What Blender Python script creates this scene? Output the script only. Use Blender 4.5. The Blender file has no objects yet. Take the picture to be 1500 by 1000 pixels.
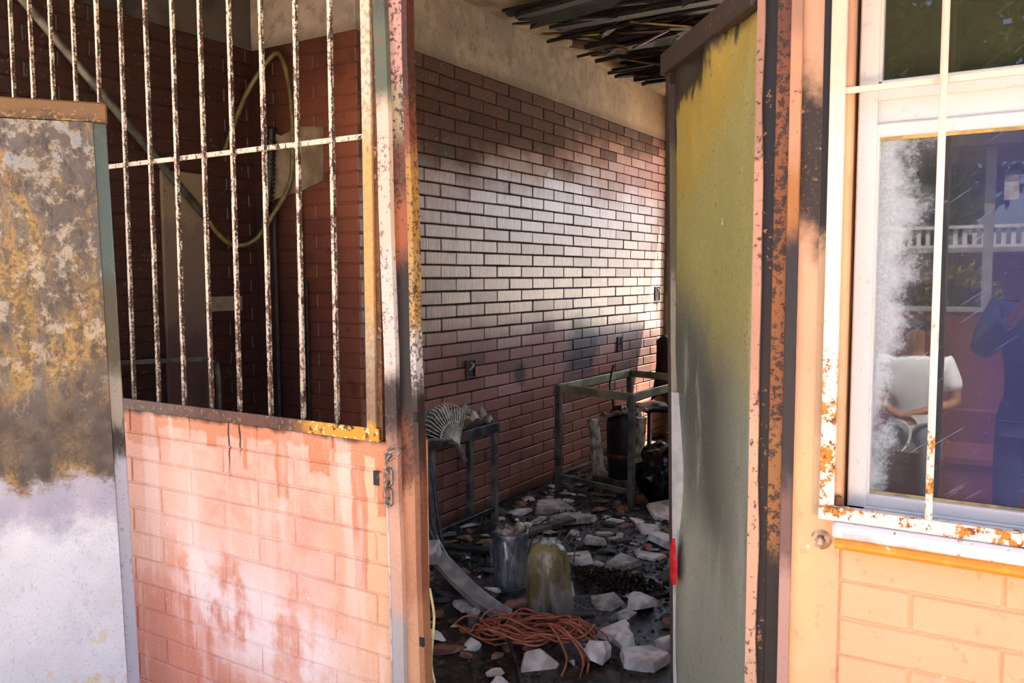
import bpy, bmesh, math, random
from mathutils import Vector, Matrix, noise as mnoise
random.seed(7)
R = math.radians
S = bpy.context.scene
COL = S.collection

# ------------------------------------------------------------------ camera, sky, sun, exposure
cam = bpy.data.objects.new('camera', bpy.data.cameras.new('camera'))
COL.objects.link(cam); S.camera = cam
cam.data.sensor_width = 36.0
cam.data.lens = 36.0 * 1231.5 / 1500.0
cam.data.clip_start = 0.02
cam.location = (0, 0, 1.52)
cam.rotation_mode = 'XYZ'
cam.matrix_world = (Matrix.Translation((0, 0, 1.52)) @ Matrix.Rotation(R(31.9), 4, 'Z')
                    @ Matrix.Rotation(R(90 - 4.43), 4, 'X') @ Matrix.Rotation(R(-0.16), 4, 'Z'))

W = bpy.data.worlds.new('world'); S.world = W; W.use_nodes = True
wn = W.node_tree.nodes; wl = W.node_tree.links
sky = wn.new('ShaderNodeTexSky'); sky.sky_type = 'NISHITA'; sky.sun_disc = False
sky.sun_elevation = R(62); sky.sun_rotation = R(40); sky.air_density = 0.6; sky.dust_density = 3.0
wn['Background'].inputs['Strength'].default_value = 0.15
wl.new(sky.outputs[0], wn['Background'].inputs['Color'])

sun = bpy.data.objects.new('sun', bpy.data.lights.new('sun', 'SUN')); COL.objects.link(sun)
sun.data.energy = 6.5; sun.data.angle = R(0.6); sun.data.color = (1.0, 0.92, 0.80)
sun.rotation_euler = Vector((-0.30, -0.35, -0.88)).to_track_quat('-Z', 'Y').to_euler()

S.view_settings.view_transform = 'Standard'; S.view_settings.look = 'None'
S.view_settings.gamma = 1.0; S.view_settings.use_curve_mapping = False
S.view_settings.exposure = 2.76
S.cycles.max_bounces = 10; S.cycles.diffuse_bounces = 6; S.cycles.transparent_max_bounces = 16
S.cycles.sample_clamp_indirect = 6.0

# ------------------------------------------------------------------ material helpers
def hexc(h):
    h = h.lstrip('#'); v = [int(h[i:i + 2], 16) / 255 for i in (0, 2, 4)]
    return tuple(c / 12.92 if c <= 0.04045 else ((c + 0.055) / 1.055) ** 2.4 for c in v) + (1.0,)

class X:
    """float expression over shader nodes"""
    def __init__(s, m, k): s.m, s.k = m, k
    def _o(s, op, o, rev=False):
        a, b = (o, s) if rev else (s, o)
        return s.m.math(op, a, b)
    def __add__(s, o): return s._o('ADD', o)
    def __radd__(s, o): return s._o('ADD', o)
    def __sub__(s, o): return s._o('SUBTRACT', o)
    def __rsub__(s, o): return s._o('SUBTRACT', o, True)
    def __mul__(s, o): return s._o('MULTIPLY', o)
    def __rmul__(s, o): return s._o('MULTIPLY', o)
    def __truediv__(s, o): return s._o('DIVIDE', o)
    def __pow__(s, o): return s._o('POWER', o)

class Mat:
    def __init__(s, name):
        s.mat = bpy.data.materials.new(name); s.mat.use_nodes = True
        s.t = s.mat.node_tree; s.n = s.t.nodes; s.l = s.t.links
        s.b = s.n['Principled BSDF']; s._p = {}
    def put(s, sock, v):
        if isinstance(v, X): s.l.new(v.k, sock)
        elif isinstance(v, bpy.types.NodeSocket): s.l.new(v, sock)
        else: sock.default_value = v
    def math(s, op, a, b=None, c=None, clamp=False):
        n = s.n.new('ShaderNodeMath'); n.operation = op; n.use_clamp = clamp
        for i, v in enumerate((a, b, c)):
            if v is not None: s.put(n.inputs[i], v)
        return X(s, n.outputs[0])
    def pos(s, kind='world'):
        if kind not in s._p:
            if kind == 'world': s._p[kind] = s.n.new('ShaderNodeNewGeometry').outputs['Position']
            else: s._p[kind] = s.n.new('ShaderNodeTexCoord').outputs['Object']
        return s._p[kind]
    def xyz(s, kind='world'):
        n = s.n.new('ShaderNodeSeparateXYZ'); s.l.new(s.pos(kind), n.inputs[0])
        return [X(s, o) for o in n.outputs]
    def vec(s, x, y, z):
        n = s.n.new('ShaderNodeCombineXYZ')
        for i, v in enumerate((x, y, z)): s.put(n.inputs[i], v)
        return n.outputs[0]
    def noise(s, scale=5, detail=4, rough=0.55, st=(1, 1, 1), off=0.0, kind='world', dist=0.0):
        mp = s.n.new('ShaderNodeMapping'); s.l.new(s.pos(kind), mp.inputs[0])
        mp.inputs['Location'].default_value = (off, off * 0.7, off * 1.3); mp.inputs['Scale'].default_value = st
        n = s.n.new('ShaderNodeTexNoise'); s.l.new(mp.outputs[0], n.inputs['Vector'])
        n.inputs['Scale'].default_value = scale; n.inputs['Detail'].default_value = detail
        n.inputs['Roughness'].default_value = rough; n.inputs['Distortion'].default_value = dist
        return X(s, n.outputs['Fac'])
    def vor(s, scale=20, st=(1, 1, 1), kind='world', feature='F1'):
        mp = s.n.new('ShaderNodeMapping'); s.l.new(s.pos(kind), mp.inputs[0]); mp.inputs['Scale'].default_value = st
        n = s.n.new('ShaderNodeTexVoronoi'); n.feature = feature; s.l.new(mp.outputs[0], n.inputs['Vector'])
        n.inputs['Scale'].default_value = scale
        return X(s, n.outputs['Distance'])
    def white(s, vec):
        n = s.n.new('ShaderNodeTexWhiteNoise'); s.l.new(vec, n.inputs['Vector']); return X(s, n.outputs['Value'])
    def ss(s, e, a, b):
        n = s.n.new('ShaderNodeMapRange'); n.interpolation_type = 'SMOOTHSTEP'
        s.put(n.inputs['Value'], e); s.put(n.inputs['From Min'], a); s.put(n.inputs['From Max'], b)
        return X(s, n.outputs[0])
    def mix(s, f, a, b):
        n = s.n.new('ShaderNodeMix'); n.data_type = 'RGBA'
        s.put(n.inputs[0], f)
        for sock, v in ((n.inputs[6], a), (n.inputs[7], b)):
            s.put(sock, hexc(v) if isinstance(v, str) else v)
        return n.outputs[2]
    def layers(s, base, *lay):
        c = hexc(base) if isinstance(base, str) else base
        for f, col in lay: c = s.mix(f, c, col)
        return c
    def done(s, base, rough=0.7, metal=0.0, bump=None, spec=0.5):
        s.put(s.b.inputs['Base Color'], hexc(base) if isinstance(base, str) else base)
        s.put(s.b.inputs['Roughness'], rough); s.put(s.b.inputs['Metallic'], metal)
        s.put(s.b.inputs['Specular IOR Level'], spec)
        if bump:
            e, st, d = bump
            n = s.n.new('ShaderNodeBump'); n.inputs['Strength'].default_value = st; n.inputs['Distance'].default_value = d
            s.put(n.inputs['Height'], e); s.l.new(n.outputs[0], s.b.inputs['Normal'])
        return s.mat

def box_mask(m, e, lo, hi, soft):
    return m.ss(e, lo - soft, lo + soft) * (1.0 - m.ss(e, hi - soft, hi + soft))

def simple(name, c1, c2, rough=0.7, scale=12, metal=0.0, kind='obj', bump=0.3, spec=0.5, lo=0.4, hi=0.62):
    m = Mat(name); n = m.noise(scale, 5, kind=kind)
    return m.done(m.mix(m.ss(n, lo, hi), c1, c2), rough, metal, (n, bump, 0.004), spec)

# ------------------------------------------------------------------ mesh helpers
def link(o, parent=None):
    COL.objects.link(o)
    if parent is not None: o.parent = parent
    return o

class MB:
    def __init__(s): s.v, s.f = [], []
    def add(s, vs, fs):
        k = len(s.v); s.v += [tuple(v) for v in vs]; s.f += [tuple(i + k for i in f) for f in fs]; return s
    def box(s, lo, hi, mat=None):
        x0, y0, z0 = lo; x1, y1, z1 = hi
        vs = [Vector(p) for p in ((x0, y0, z0), (x1, y0, z0), (x1, y1, z0), (x0, y1, z0), (x0, y0, z1), (x1, y0, z1), (x1, y1, z1), (x0, y1, z1))]
        if mat is not None: vs = [mat @ v for v in vs]
        return s.add(vs, ((3, 2, 1, 0), (4, 5, 6, 7), (0, 1, 5, 4), (1, 2, 6, 5), (2, 3, 7, 6), (3, 0, 4, 7)))
    def bar(s, a, b, w, h=None, up=(0, 0, 1)):
        """rectangular bar from a to b, w across, h along 'up'"""
        a, b = Vector(a), Vector(b); d = (b - a).normalized(); u = Vector(up)
        if abs(d.dot(u)) > 0.99: u = Vector((0, 1, 0))
        sd = d.cross(u).normalized(); u = sd.cross(d); h = h or w
        vs = [p + sd * (i * w / 2) + u * (j * h / 2) for p in (a, b) for i, j in ((-1, -1), (1, -1), (1, 1), (-1, 1))]
        return s.add(vs, ((0, 1, 2, 3), (7, 6, 5, 4), (0, 4, 5, 1), (1, 5, 6, 2), (2, 6, 7, 3), (3, 7, 4, 0)))
    def tube(s, pts, r, n=8, closed=False):
        pts = [Vector(p) for p in pts]; N = len(pts); k0 = len(s.v); u = None
        for i, p in enumerate(pts):
            a = pts[(i - 1) % N] if (closed or i > 0) else p; b = pts[(i + 1) % N] if (closed or i < N - 1) else p
            d = (b - a).normalized()
            if u is None: u = d.orthogonal().normalized()
            u = (u - d * u.dot(d)).normalized(); w = d.cross(u); rr = r[i] if isinstance(r, (list, tuple)) else r
            for j in range(n):
                t = 2 * math.pi * j / n; s.v.append(tuple(p + (u * math.cos(t) + w * math.sin(t)) * rr))
        for i in range(N if closed else N - 1):
            for j in range(n):
                s.f.append((k0 + i * n + j, k0 + i * n + (j + 1) % n, k0 + ((i + 1) % N) * n + (j + 1) % n, k0 + ((i + 1) % N) * n + j))
        if not closed:
            s.f.append(tuple(k0 + j for j in reversed(range(n)))); s.f.append(tuple(k0 + (N - 1) * n + j for j in range(n)))
        return s
    def prism(s, poly, z0, z1):
        n = len(poly); vs = [(x, y, z0) for x, y in poly] + [(x, y, z1) for x, y in poly]
        return s.add(vs, [tuple(reversed(range(n))), tuple(range(n, 2 * n))] + [(i, (i + 1) % n, n + (i + 1) % n, n + i) for i in range(n)])
    def lathe(s, prof, n=24, wob=None, cap=True):
        k0 = len(s.v)
        for i, (r, z) in enumerate(prof):
            for j in range(n):
                t = 2 * math.pi * j / n; p = Vector((r * math.cos(t), r * math.sin(t), z))
                if wob: p = wob(p, t)
                s.v.append(tuple(p))
        for i in range(len(prof) - 1):
            for j in range(n):
                s.f.append((k0 + i * n + j, k0 + i * n + (j + 1) % n, k0 + (i + 1) * n + (j + 1) % n, k0 + (i + 1) * n + j))
        if cap:
            s.f.append(tuple(k0 + j for j in reversed(range(n)))); s.f.append(tuple(k0 + (len(prof) - 1) * n + j for j in range(n)))
        return s
    def sheet(s, fn, nu, nv, th=0.0):
        """grid fn(u,v)->Vector, optional thickness along the grid normal"""
        P = [[Vector(fn(i / nu, j / nv)) for j in range(nv + 1)] for i in range(nu + 1)]
        def nrm(i, j):
            a = P[min(i + 1, nu)][j] - P[max(i - 1, 0)][j]; b = P[i][min(j + 1, nv)] - P[i][max(j - 1, 0)]
            return a.cross(b).normalized()
        k0 = len(s.v); st = nv + 1
        for i in range(nu + 1):
            for j in range(st): s.v.append(tuple(P[i][j]))
        q = [(i * st + j, (i + 1) * st + j, (i + 1) * st + j + 1, i * st + j + 1) for i in range(nu) for j in range(nv)]
        s.f += [tuple(k0 + a for a in f) for f in q]
        if th:
            k1 = len(s.v)
            for i in range(nu + 1):
                for j in range(st): s.v.append(tuple(P[i][j] - nrm(i, j) * th))
            s.f += [tuple(k1 + a for a in reversed(f)) for f in q]
            rim = [i * st for i in range(nu + 1)] + [nu * st + j for j in range(1, st)] + [i * st + nv for i in range(nu - 1, -1, -1)] + [j for j in range(nv - 1, 0, -1)]
            for a, b in zip(rim, rim[1:] + rim[:1]): s.f.append((k0 + b, k0 + a, k1 + a, k1 + b))
        return s
    def mesh(s, name, mat=None, bevel=0.0, smooth=False):
        me = bpy.data.meshes.new(name); me.from_pydata(s.v, [], s.f)
        bm = bmesh.new(); bm.from_mesh(me); bmesh.ops.recalc_face_normals(bm, faces=bm.faces)
        if bevel: bmesh.ops.bevel(bm, geom=list(bm.edges), offset=bevel, segments=1, affect='EDGES', clamp_overlap=True)
        if smooth:
            for f in bm.faces: f.smooth = True
        bm.to_mesh(me); bm.free()
        if mat: me.materials.append(mat)
        return me
    def build(s, name, mat, parent=None, bevel=0.0, smooth=False, loc=None):
        o = bpy.data.objects.new(name, s.mesh(name, mat, bevel, smooth)); link(o, parent)
        if loc: o.location = loc
        return o

def tag(o, label, cat, group=None):
    o['label'] = label; o['category'] = cat
    if group: o['group'] = group
    return o
def thing(name, label, cat, loc=(0, 0, 0), rot=(0, 0, 0), group=None):
    o = bpy.data.objects.new(name, None); link(o); o.location = loc; o.rotation_euler = rot
    return tag(o, label, cat, group)
def struct(o, label=None):
    o['kind'] = 'structure'
    if label: o['label'] = label
    return o
def nz(p, sc, seed=0.0):
    return mnoise.noise(Vector(p) * sc + Vector((seed, seed * 1.7, -seed)))

# ------------------------------------------------------------------ materials of the setting
def m_pink():
    m = Mat('painted_brick_front'); x, y, z = m.xyz()
    big = m.noise(2.2, 5, 0.6); mid = m.noise(7, 6, 0.62, off=3); fine = m.noise(45, 4, off=9); stk = m.noise(9, 4, 0.6, st=(1, 1, 0.12), off=5)
    right = m.ss(x, -1.95, -1.55)
    left = 1.0 - m.ss(x + (big - 0.5) * 0.5, -2.75, -2.45)
    bloomz = box_mask(m, z + (mid - 0.5) * 0.35 + (x + 2.2) * 0.28, 0.20, 0.52, 0.10)
    bloom = bloomz * m.ss(mid + (stk - .5) * .5, 0.40, 0.60) * (1.0 - m.ss(x, -1.95, -1.7)) * m.ss(x, -2.75, -2.45)
    red = (1.0 - m.ss(z + (mid - 0.5) * 0.3 - (x + 2.7) * 0.1, 0.30, 0.52)) * (1.0 - m.ss(x + (big - .5) * .6, -2.4, -2.1))
    edge = (m.noise(14, 3, off=2) - 0.5) * 0.05
    wob = x + (m.noise(9, 2, off=21) - .5) * .04
    drip = m.ss(z + edge * 1.5, 0.972, 0.984)
    for x0, w, zb in ((-2.07, 0.030, 0.80), (-1.735, 0.032, 0.56), (-2.245, 0.016, 0.87), (-1.90, 0.05, 0.90), (-1.62, 0.05, 0.80), (-2.80, 0.10, 0.90), (-2.42, 0.03, 0.93)):
        d = m.ss(m.math('ABSOLUTE', wob - x0), w, w - 0.008) * m.ss(z + edge, zb - 0.006, zb + 0.006)
        drip = m.math('MAXIMUM', drip, d)
    blk = m.math('MULTIPLY', m.ss(m.math('ABSOLUTE', wob + 2.325), 0.007, 0.003), m.ss(z, 0.80, 0.93))
    blk = m.math('MAXIMUM', blk, m.ss(m.math('ABSOLUTE', wob + 2.27), 0.006, 0.003) * m.ss(z, 0.90, 0.96))
    blk = m.math('MAXIMUM', blk, m.ss(z + edge, 1.005, 1.03))
    speck = m.ss(m.vor(16), 0.10, 0.05) * m.ss(fine, 0.52, 0.6)
    pale = m.ss(mid * 0.5 + big * 0.5, 0.42, 0.58)
    gr1 = m.noise(130, 3, .7, off=12)
    c = m.layers('#d0967c', (pale * 0.8, '#deb49e'), (left * 0.45, '#ca8b6e'), (red * 0.75, '#b8674a'), (bloom * 0.8, '#e2d6ce'),
                 (right * 0.85, '#d9a878'), (drip * 0.9, '#c0764c'), (m.ss(stk, 0.54, 0.66) * 0.35, '#e6cfc2'), (m.ss(gr1, .56, .68) * .35, '#b9806a'), (m.ss(gr1, .44, .34) * .25, '#ead8cc'),
                 (speck * 0.7, '#efe3d8'), (m.ss(m.vor(7), .06, .035) * m.ss(big, .5, .55) * .7, '#7a4432'), (blk * 0.92, '#1d1512'))
    # the wall round the window is a sunnier peach
    rw = m.ss(x, -0.9, -0.7)
    soot = box_mask(m, z + (mid - .5) * .22 + (fine - .5) * .08 + (x + .42) * 1.0, 1.60, 1.93, .07) * rw * (1.0 - m.ss(x, -.405, -.385))
    peach = m.layers('#d9a974', (m.ss(mid, .45, .6) * .6, '#dfb584'), (m.ss(x, -.40, -.34) * .5, '#d79f78'), (box_mask(m, z + (mid - .5) * .2, 1.2, 1.75, .15) * .5 * (1.0 - m.ss(x, -.41, -.38)), '#b98270'), (m.ss(z, 1.8, 2.0) * .7, '#96705e'),
                     (soot * .97, '#161413'), (speck * .5, '#f0e0d0'), (m.ss(m.noise(25, 5, off=31), .60, .66) * .5, '#c08c62'), (m.ss(gr1, .56, .68) * .22, '#b98860'))
    return m.done(m.mix(rw, c, peach), m.ss(mid, 0.3, 0.7) * 0.3 + 0.45, 0, (fine * 0.5 + mid, 0.22, 0.006), 0.4)

def brick_cells(m, u, z, L, H, u0, z0):
    row = m.math('FLOOR', (z - z0) / H); half = m.math('MODULO', m.math('ABSOLUTE', row), 2.0) * 0.5
    colm = m.math('FLOOR', (u - u0) / L + half)
    return m.white(m.vec(colm, row, 0.0))

def m_inner_brick():
    m = Mat('sooty_inner_brick'); x, y, z = m.xyz()
    cell = brick_cells(m, y, z, 0.305, 0.0794, 3.267, 0.001)
    big = m.noise(1.3, 5, 0.6); mid = m.noise(6, 6, 0.62, off=4); rib = m.noise(10, 3, 0.65, st=(1, 9, 0.5), off=8); fine = m.noise(70, 3)
    zz = z + (big - 0.5) * 0.7 + (mid - .5) * .25
    top = m.ss(z + (big - .5) * .35 + (mid - .5) * .3 + (cell - .5) * .12 - (y - 3.8) * 0.16, 1.92, 2.28)
    film_sheen = box_mask(m, zz + (y - 4.) * 0.02, 1.12, 2.25, 0.22)  # grey soot film, its colour lightened to paint the far window's sheen
    lowz = 1.0 - m.ss(zz, 0.25, 0.75)
    col1 = box_mask(m, y + (mid - .5) * .5 - (z - 1.2) * .4, 5.72, 6.25, 0.12) * box_mask(m, z, 0.72, 1.30, 0.14)
    col2 = box_mask(m, y + (mid - .5) * .5, 6.6, 7.4, 0.2) * box_mask(m, z, 0.55, 1.05, 0.15)
    h1 = m.ss(m.math('SQRT', (y - 4.925) ** 2.0 + ((z - .846) * 1.2) ** 2.0), 0.13, 0.03)
    c = m.layers('#9b6856', (m.ss(rib, 0.45, 0.62) * 0.4, '#ad8070'), (film_sheen * 0.8, '#8c7a70'), (film_sheen * m.ss(rib, 0.47, 0.58) * 0.6, '#b3a59c'),
                 (cell * 0.5, '#644030'), (m.ss(cell, .12, .0) * .35, '#a8928a'), (m.ss(cell, .90, .97) * .5, '#4f3022'), (lowz * .3, '#7a4a36'), (m.math('MULTIPLY', top, 0.9), '#38221a'),
                 (top * m.ss(mid, .5, .62) * .5, '#5c2a18'), (m.ss(fine, .64, .70) * .45, '#b5aaa0'), (m.ss(mid, .60, .70) * .5, '#3a2a22'), (col1 * .85, '#1f1e20'), (col2 * .7, '#26262a'), (h1 * .85, '#151212'),
                 (m.ss(z, .10, .0) * .6, '#1a1310'))
    ro = m.ss(film_sheen, 0.0, 1.0) * -.22 + top * .25 + cell * .10 + .50
    return m.done(c, ro, 0, (rib + fine * .5, 0.30, 0.004), 0.35 + film_sheen * .55)

def m_alcove_brick():
    m = Mat('red_alcove_brick'); x, y, z = m.xyz()
    cell = brick_cells(m, x + y, z, 0.305, 0.0794, 3.267, 0.001)
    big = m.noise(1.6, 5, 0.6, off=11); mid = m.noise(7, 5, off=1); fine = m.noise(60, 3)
    soot_shade = 1.0 - m.ss(x + (big - .5) * .4 + (mid - .5) * .2 + (z - 1.2) * .10, -3.62, -3.15)  # soot, deepened towards the inner corner to paint the alcove's shade
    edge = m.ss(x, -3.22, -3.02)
    c = m.layers('#74402c', (cell * .45, '#55291a'), (m.ss(mid, .5, .65) * .4, '#85492e'), (soot_shade * .85, '#23120c'), (edge * .5, '#96522f'),
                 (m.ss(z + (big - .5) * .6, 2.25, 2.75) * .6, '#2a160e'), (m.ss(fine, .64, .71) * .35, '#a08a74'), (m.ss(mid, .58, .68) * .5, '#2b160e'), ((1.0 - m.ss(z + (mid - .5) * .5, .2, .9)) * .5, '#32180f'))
    return m.done(c, 0.5, 0, (mid + fine * .4, 0.3, 0.004), 0.5)

def m_plaster():
    m = Mat('stained_grey_plaster'); x, y, z = m.xyz()
    a = m.noise(3, 6, .65); b = m.noise(11, 6, .65, off=5); f = m.noise(60, 3)
    c = m.layers('#8f8377', (m.ss(a, .42, .6) * .6, '#b2a48f'), (m.ss(b, .50, .62) * .55, '#6a6058'), (m.ss(b * .6 + f * .4, .56, .66) * .4, '#c9b493'),
                 (m.ss(y, 5.6, 7.3) * .35, '#b8925f'), ((1.0 - m.ss(z + (b - .5) * .1, 2.78, 2.86)) * .5, '#4d3f36'), ((1.0 - m.ss(y, 2.8, 3.4)) * .7, '#4a4037'))
    return m.done(c, 0.85, 0, (b + f * .5, 0.4, 0.01), 0.3)

def m_mortar():
    m = Mat('dark_mortar'); n = m.noise(30, 4)
    return m.done(m.mix(m.ss(n, .4, .6), '#1d1511', '#3a2a22'), 0.9, 0, (n, .5, .005), .2)

def m_floor():
    m = Mat('wet_burnt_floor'); a = m.noise(3.2, 6, .6); b = m.noise(24, 6, .65, off=4)
    c = m.layers('#1f1812', (m.ss(b, .46, .62) * .75, '#4f3f30'), (m.ss(b * .5 + a * .5, .54, .62) * .75, '#705d4a'))
    return m.done(c, m.ss(a, .42, .58) * .55 + .12, 0, (b + a * .4, .8, .02), .5)

def m_ground():
    m = Mat('sunlit_paving'); a = m.noise(1.0, 5); b = m.noise(14, 5, off=3)
    return m.done(m.layers('#c3b5a4', (m.ss(a, .4, .6) * .5, '#cfc2b2'), (m.ss(b, .5, .64) * .4, '#a89a8a')), .9, 0, (b, .3, .01), .2)

PINK, INBR, ALBR, PLAS, MORT, FLOOR, GROUND = m_pink(), m_inner_brick(), m_alcove_brick(), m_plaster(), m_mortar(), m_floor(), m_ground()
SOOTWALL = simple('soot_plaster', '#241f1b', '#4a4038', .85, 3, kind='world')
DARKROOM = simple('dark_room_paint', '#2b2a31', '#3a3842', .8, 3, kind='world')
CEIL = simple('smoked_ceiling_board', '#6d5f4c', '#a38f70', .85, 2.4, kind='world')
CHAR = Mat('charred_timber')
_n = CHAR.noise(14, 6, .65, st=(.25, 2, 2)); _e = CHAR.vor(28, st=(.5, 1.5, 1.5), feature='DISTANCE_TO_EDGE')
CHAR = CHAR.done(CHAR.layers('#0c0a08', (CHAR.ss(_n, .5, .66) * .7, '#2c2016'), (CHAR.ss(_n, .62, .74) * .6, '#5b4228')), .75, 0, (_n + CHAR.ss(_e, 0, .1) * .5, .7, .01), .5)

# ------------------------------------------------------------------ the shell of the place
def boxes(name, mat, bs, parent=None, bevel=0.0):
    b = MB()
    for lo, hi in bs: b.box(lo, hi)
    return b.build(name, mat, parent, bevel)

FY = 1.90           # plane of the front wall
struct(boxes('floor', FLOOR, [((-3.9, FY + .02, -.12), (1.9, 7.75, 0))]))
ground = boxes('ground', GROUND, [((-150, -150, -.35), (150, FY + .02, -.15)), ((-150, 7.75, -.35), (150, 150, -.15)), ((-150, FY + .02, -.35), (-4.0, 7.75, -.15)), ((2.0, FY + .02, -.35), (150, 7.75, -.15))]); struct(ground)
ceil = boxes('ceiling', CEIL, [((-3.95, FY, 3.18), (1.95, 7.85, 3.34))]); struct(ceil)
struct(boxes('ceiling_porch', simple('porch_board', '#b9a98f', '#cbbca4', .8, 3, kind='world'), [((-9, 1.10, 3.0), (6, FY + .01, 3.12))]))
LOWTOP = 1.03
wf = boxes('wall_front', PINK, [
    ((-3.9, FY + .005, -.3), (-1.585, FY + .15, LOWTOP - .002)),          # low wall under the grille
    ((-3.9, FY + .005, 2.92), (1.9, FY + .15, 3.2)),                       # band over the openings
    ((-1.66, FY + .005, 2.75), (-.40, FY + .15, 2.93)),                    # over the doorway
    ((-.445, FY, -.3), (-.343, FY + .15, 2.93)),                           # plaster pier between door and window
    ((-.345, FY + .005, -.3), (1.9, FY + .15, .93)),                       # under the window
    ((1.30, FY + .005, .9), (1.9, FY + .15, 2.93)),
    ((-9, FY, -.3), (-3.9, FY + .15, 3.2)), ((1.9, FY, -.3), (6, FY + .15, 3.2))])
struct(wf)
wl_ = boxes('wall_left', MORT, [((-3.30, 3.325, -.02), (-3.012, 7.60, 3.19))]); struct(wl_)
wab = boxes('wall_alcove_back', ALBR, [((-3.80, 3.323, -.02), (-3.01, 3.6, 3.19))]); struct(wab)
was = boxes('wall_alcove_side', ALBR, [((-4.0, FY - .02, -.02), (-3.780, 3.6, 3.19))]); struct(was)
boxes('plaster_band', PLAS, [((-3.1, 3.39, 2.78), (-3.002, 7.57, 3.185))], wl_)
boxes('plaster_band', PLAS, [((-3.79, 3.318, 2.78), (-3.001, 3.4, 3.185))], wab)
boxes('plaster_band', SOOTWALL, [((-3.9, FY + .0, 2.78), (-3.776, 3.317, 3.185))], was)
WX0, WX1, WZ0, WZ1 = -2.94, -0.56, 0.96, 2.72
struct(boxes('wall_back', CEIL, [((-3.3, 7.57, -.02), (WX0, 7.75, 3.19)), ((WX1, 7.57, -.02), (1.95, 7.75, 3.19)),
                              ((WX0, 7.57, -.02), (WX1, 7.75, WZ0)), ((WX0, 7.57, WZ1), (WX1, 7.75, 3.19))]))
BOUNCE = simple('pale_bounce_wash', '#b9ae9d', '#958a7a', .85, 3, kind='world')  # for an unseen wall, made pale to bounce light into the room
struct(boxes('wall_right', BOUNCE, [((-.43, FY + .10, -.02), (-.33, 7.6, 3.19))]))
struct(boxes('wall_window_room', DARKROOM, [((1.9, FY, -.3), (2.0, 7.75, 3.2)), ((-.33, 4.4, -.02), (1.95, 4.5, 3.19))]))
wfar = boxes('window_1', simple('sooty_window_frame', '#3a342e', '#5a5048', .6), [
    ((WX0, 7.60, WZ0), (WX1, 7.66, WZ0 + .05)), ((WX0, 7.60, WZ1 - .05), (WX1, 7.66, WZ1)), ((WX0, 7.60, WZ0), (WX0 + .05, 7.66, WZ1)), ((WX1 - .05, 7.60, WZ0), (WX1, 7.66, WZ1)),
    ((-2.2, 7.61, WZ0), (-2.16, 7.65, WZ1)), ((-1.5, 7.61, WZ0), (-1.46, 7.65, WZ1))]); struct(wfar)

# ------------------------------------------------------------------ bricks, one by one
_bc = {}
def brick_mesh(L, H, D, mat, bev, var):
    key = (round(L, 3), round(H, 3), round(D, 3), mat.name, var)
    if key not in _bc:
        rr = random.Random(hash((key[0], key[1], var)) & 0xffff)
        b = MB().box((-L / 2, -D, -H / 2), (L / 2, 0, H / 2))
        j = 0.0016
        b.v = [(x + rr.uniform(-j, j), y, z + rr.uniform(-j, j)) for x, y, z in b.v]
        _bc[key] = b.mesh('brick', mat, bev)
    return _bc[key]

def brick_wall(parent, ax, face, u0, u1, z0, z1, L, H, uo, zo, joint, depth, mat, bev=0.004, near=None, skip=(), jit=.0015):
    """bricks proud of the wall core. ax 'x': wall faces +x and runs along y; ax 'y': wall faces -y and runs along x.
    near: function(u,z)->bool for bricks built singly; the others are joined as stuff"""
    rest = MB(); k0 = math.floor((z0 - zo) / H + 1e-6); cnt = 0
    for k in range(k0, 200):
        a, b = zo + k * H, zo + (k + 1) * H
        a2, b2 = max(a, z0), min(b, z1)
        if a >= z1 - 1e-6: break
        if b2 - a2 < .02: continue
        off = uo + (L / 2 if k % 2 else 0)
        i = math.floor((u0 - off) / L) - 1
        while off + i * L < u1:
            p, q = max(off + i * L, u0), min(off + (i + 1) * L, u1); i += 1
            if q - p < .03: continue
            uc, zc = (p + q) / 2, (a2 + b2) / 2
            if any(s0 <= uc <= s1 and t0 <= zc <= t1 for s0, s1, t0, t1 in skip): continue
            l, h = q - p - joint, b2 - a2 - joint
            pr = random.uniform(-jit, jit); rz = random.uniform(-.004, .004); ry = random.uniform(-.004, .004)
            me = brick_mesh(l, h, depth, mat, bev, random.randrange(4))
            if ax == 'x': M = Matrix.Translation((face + pr, uc, zc)) @ Matrix.Rotation(-math.pi / 2 + rz, 4, 'Z') @ Matrix.Rotation(ry, 4, 'Y')
            else: M = Matrix.Translation((uc, face - pr, zc)) @ Matrix.Rotation(math.pi + rz, 4, 'Z') @ Matrix.Rotation(ry, 4, 'Y')
            if near is None or near(uc, zc):
                o = bpy.data.objects.new('brick', me); o.matrix_world = M; link(o, parent); cnt += 1
            else:
                rest.add([M @ v.co for v in me.vertices], [tuple(f.vertices) for f in me.polygons])
    if rest.v:
        o = rest.build('far_bricks', mat, parent); o['kind'] = 'stuff'
    return cnt

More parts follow.
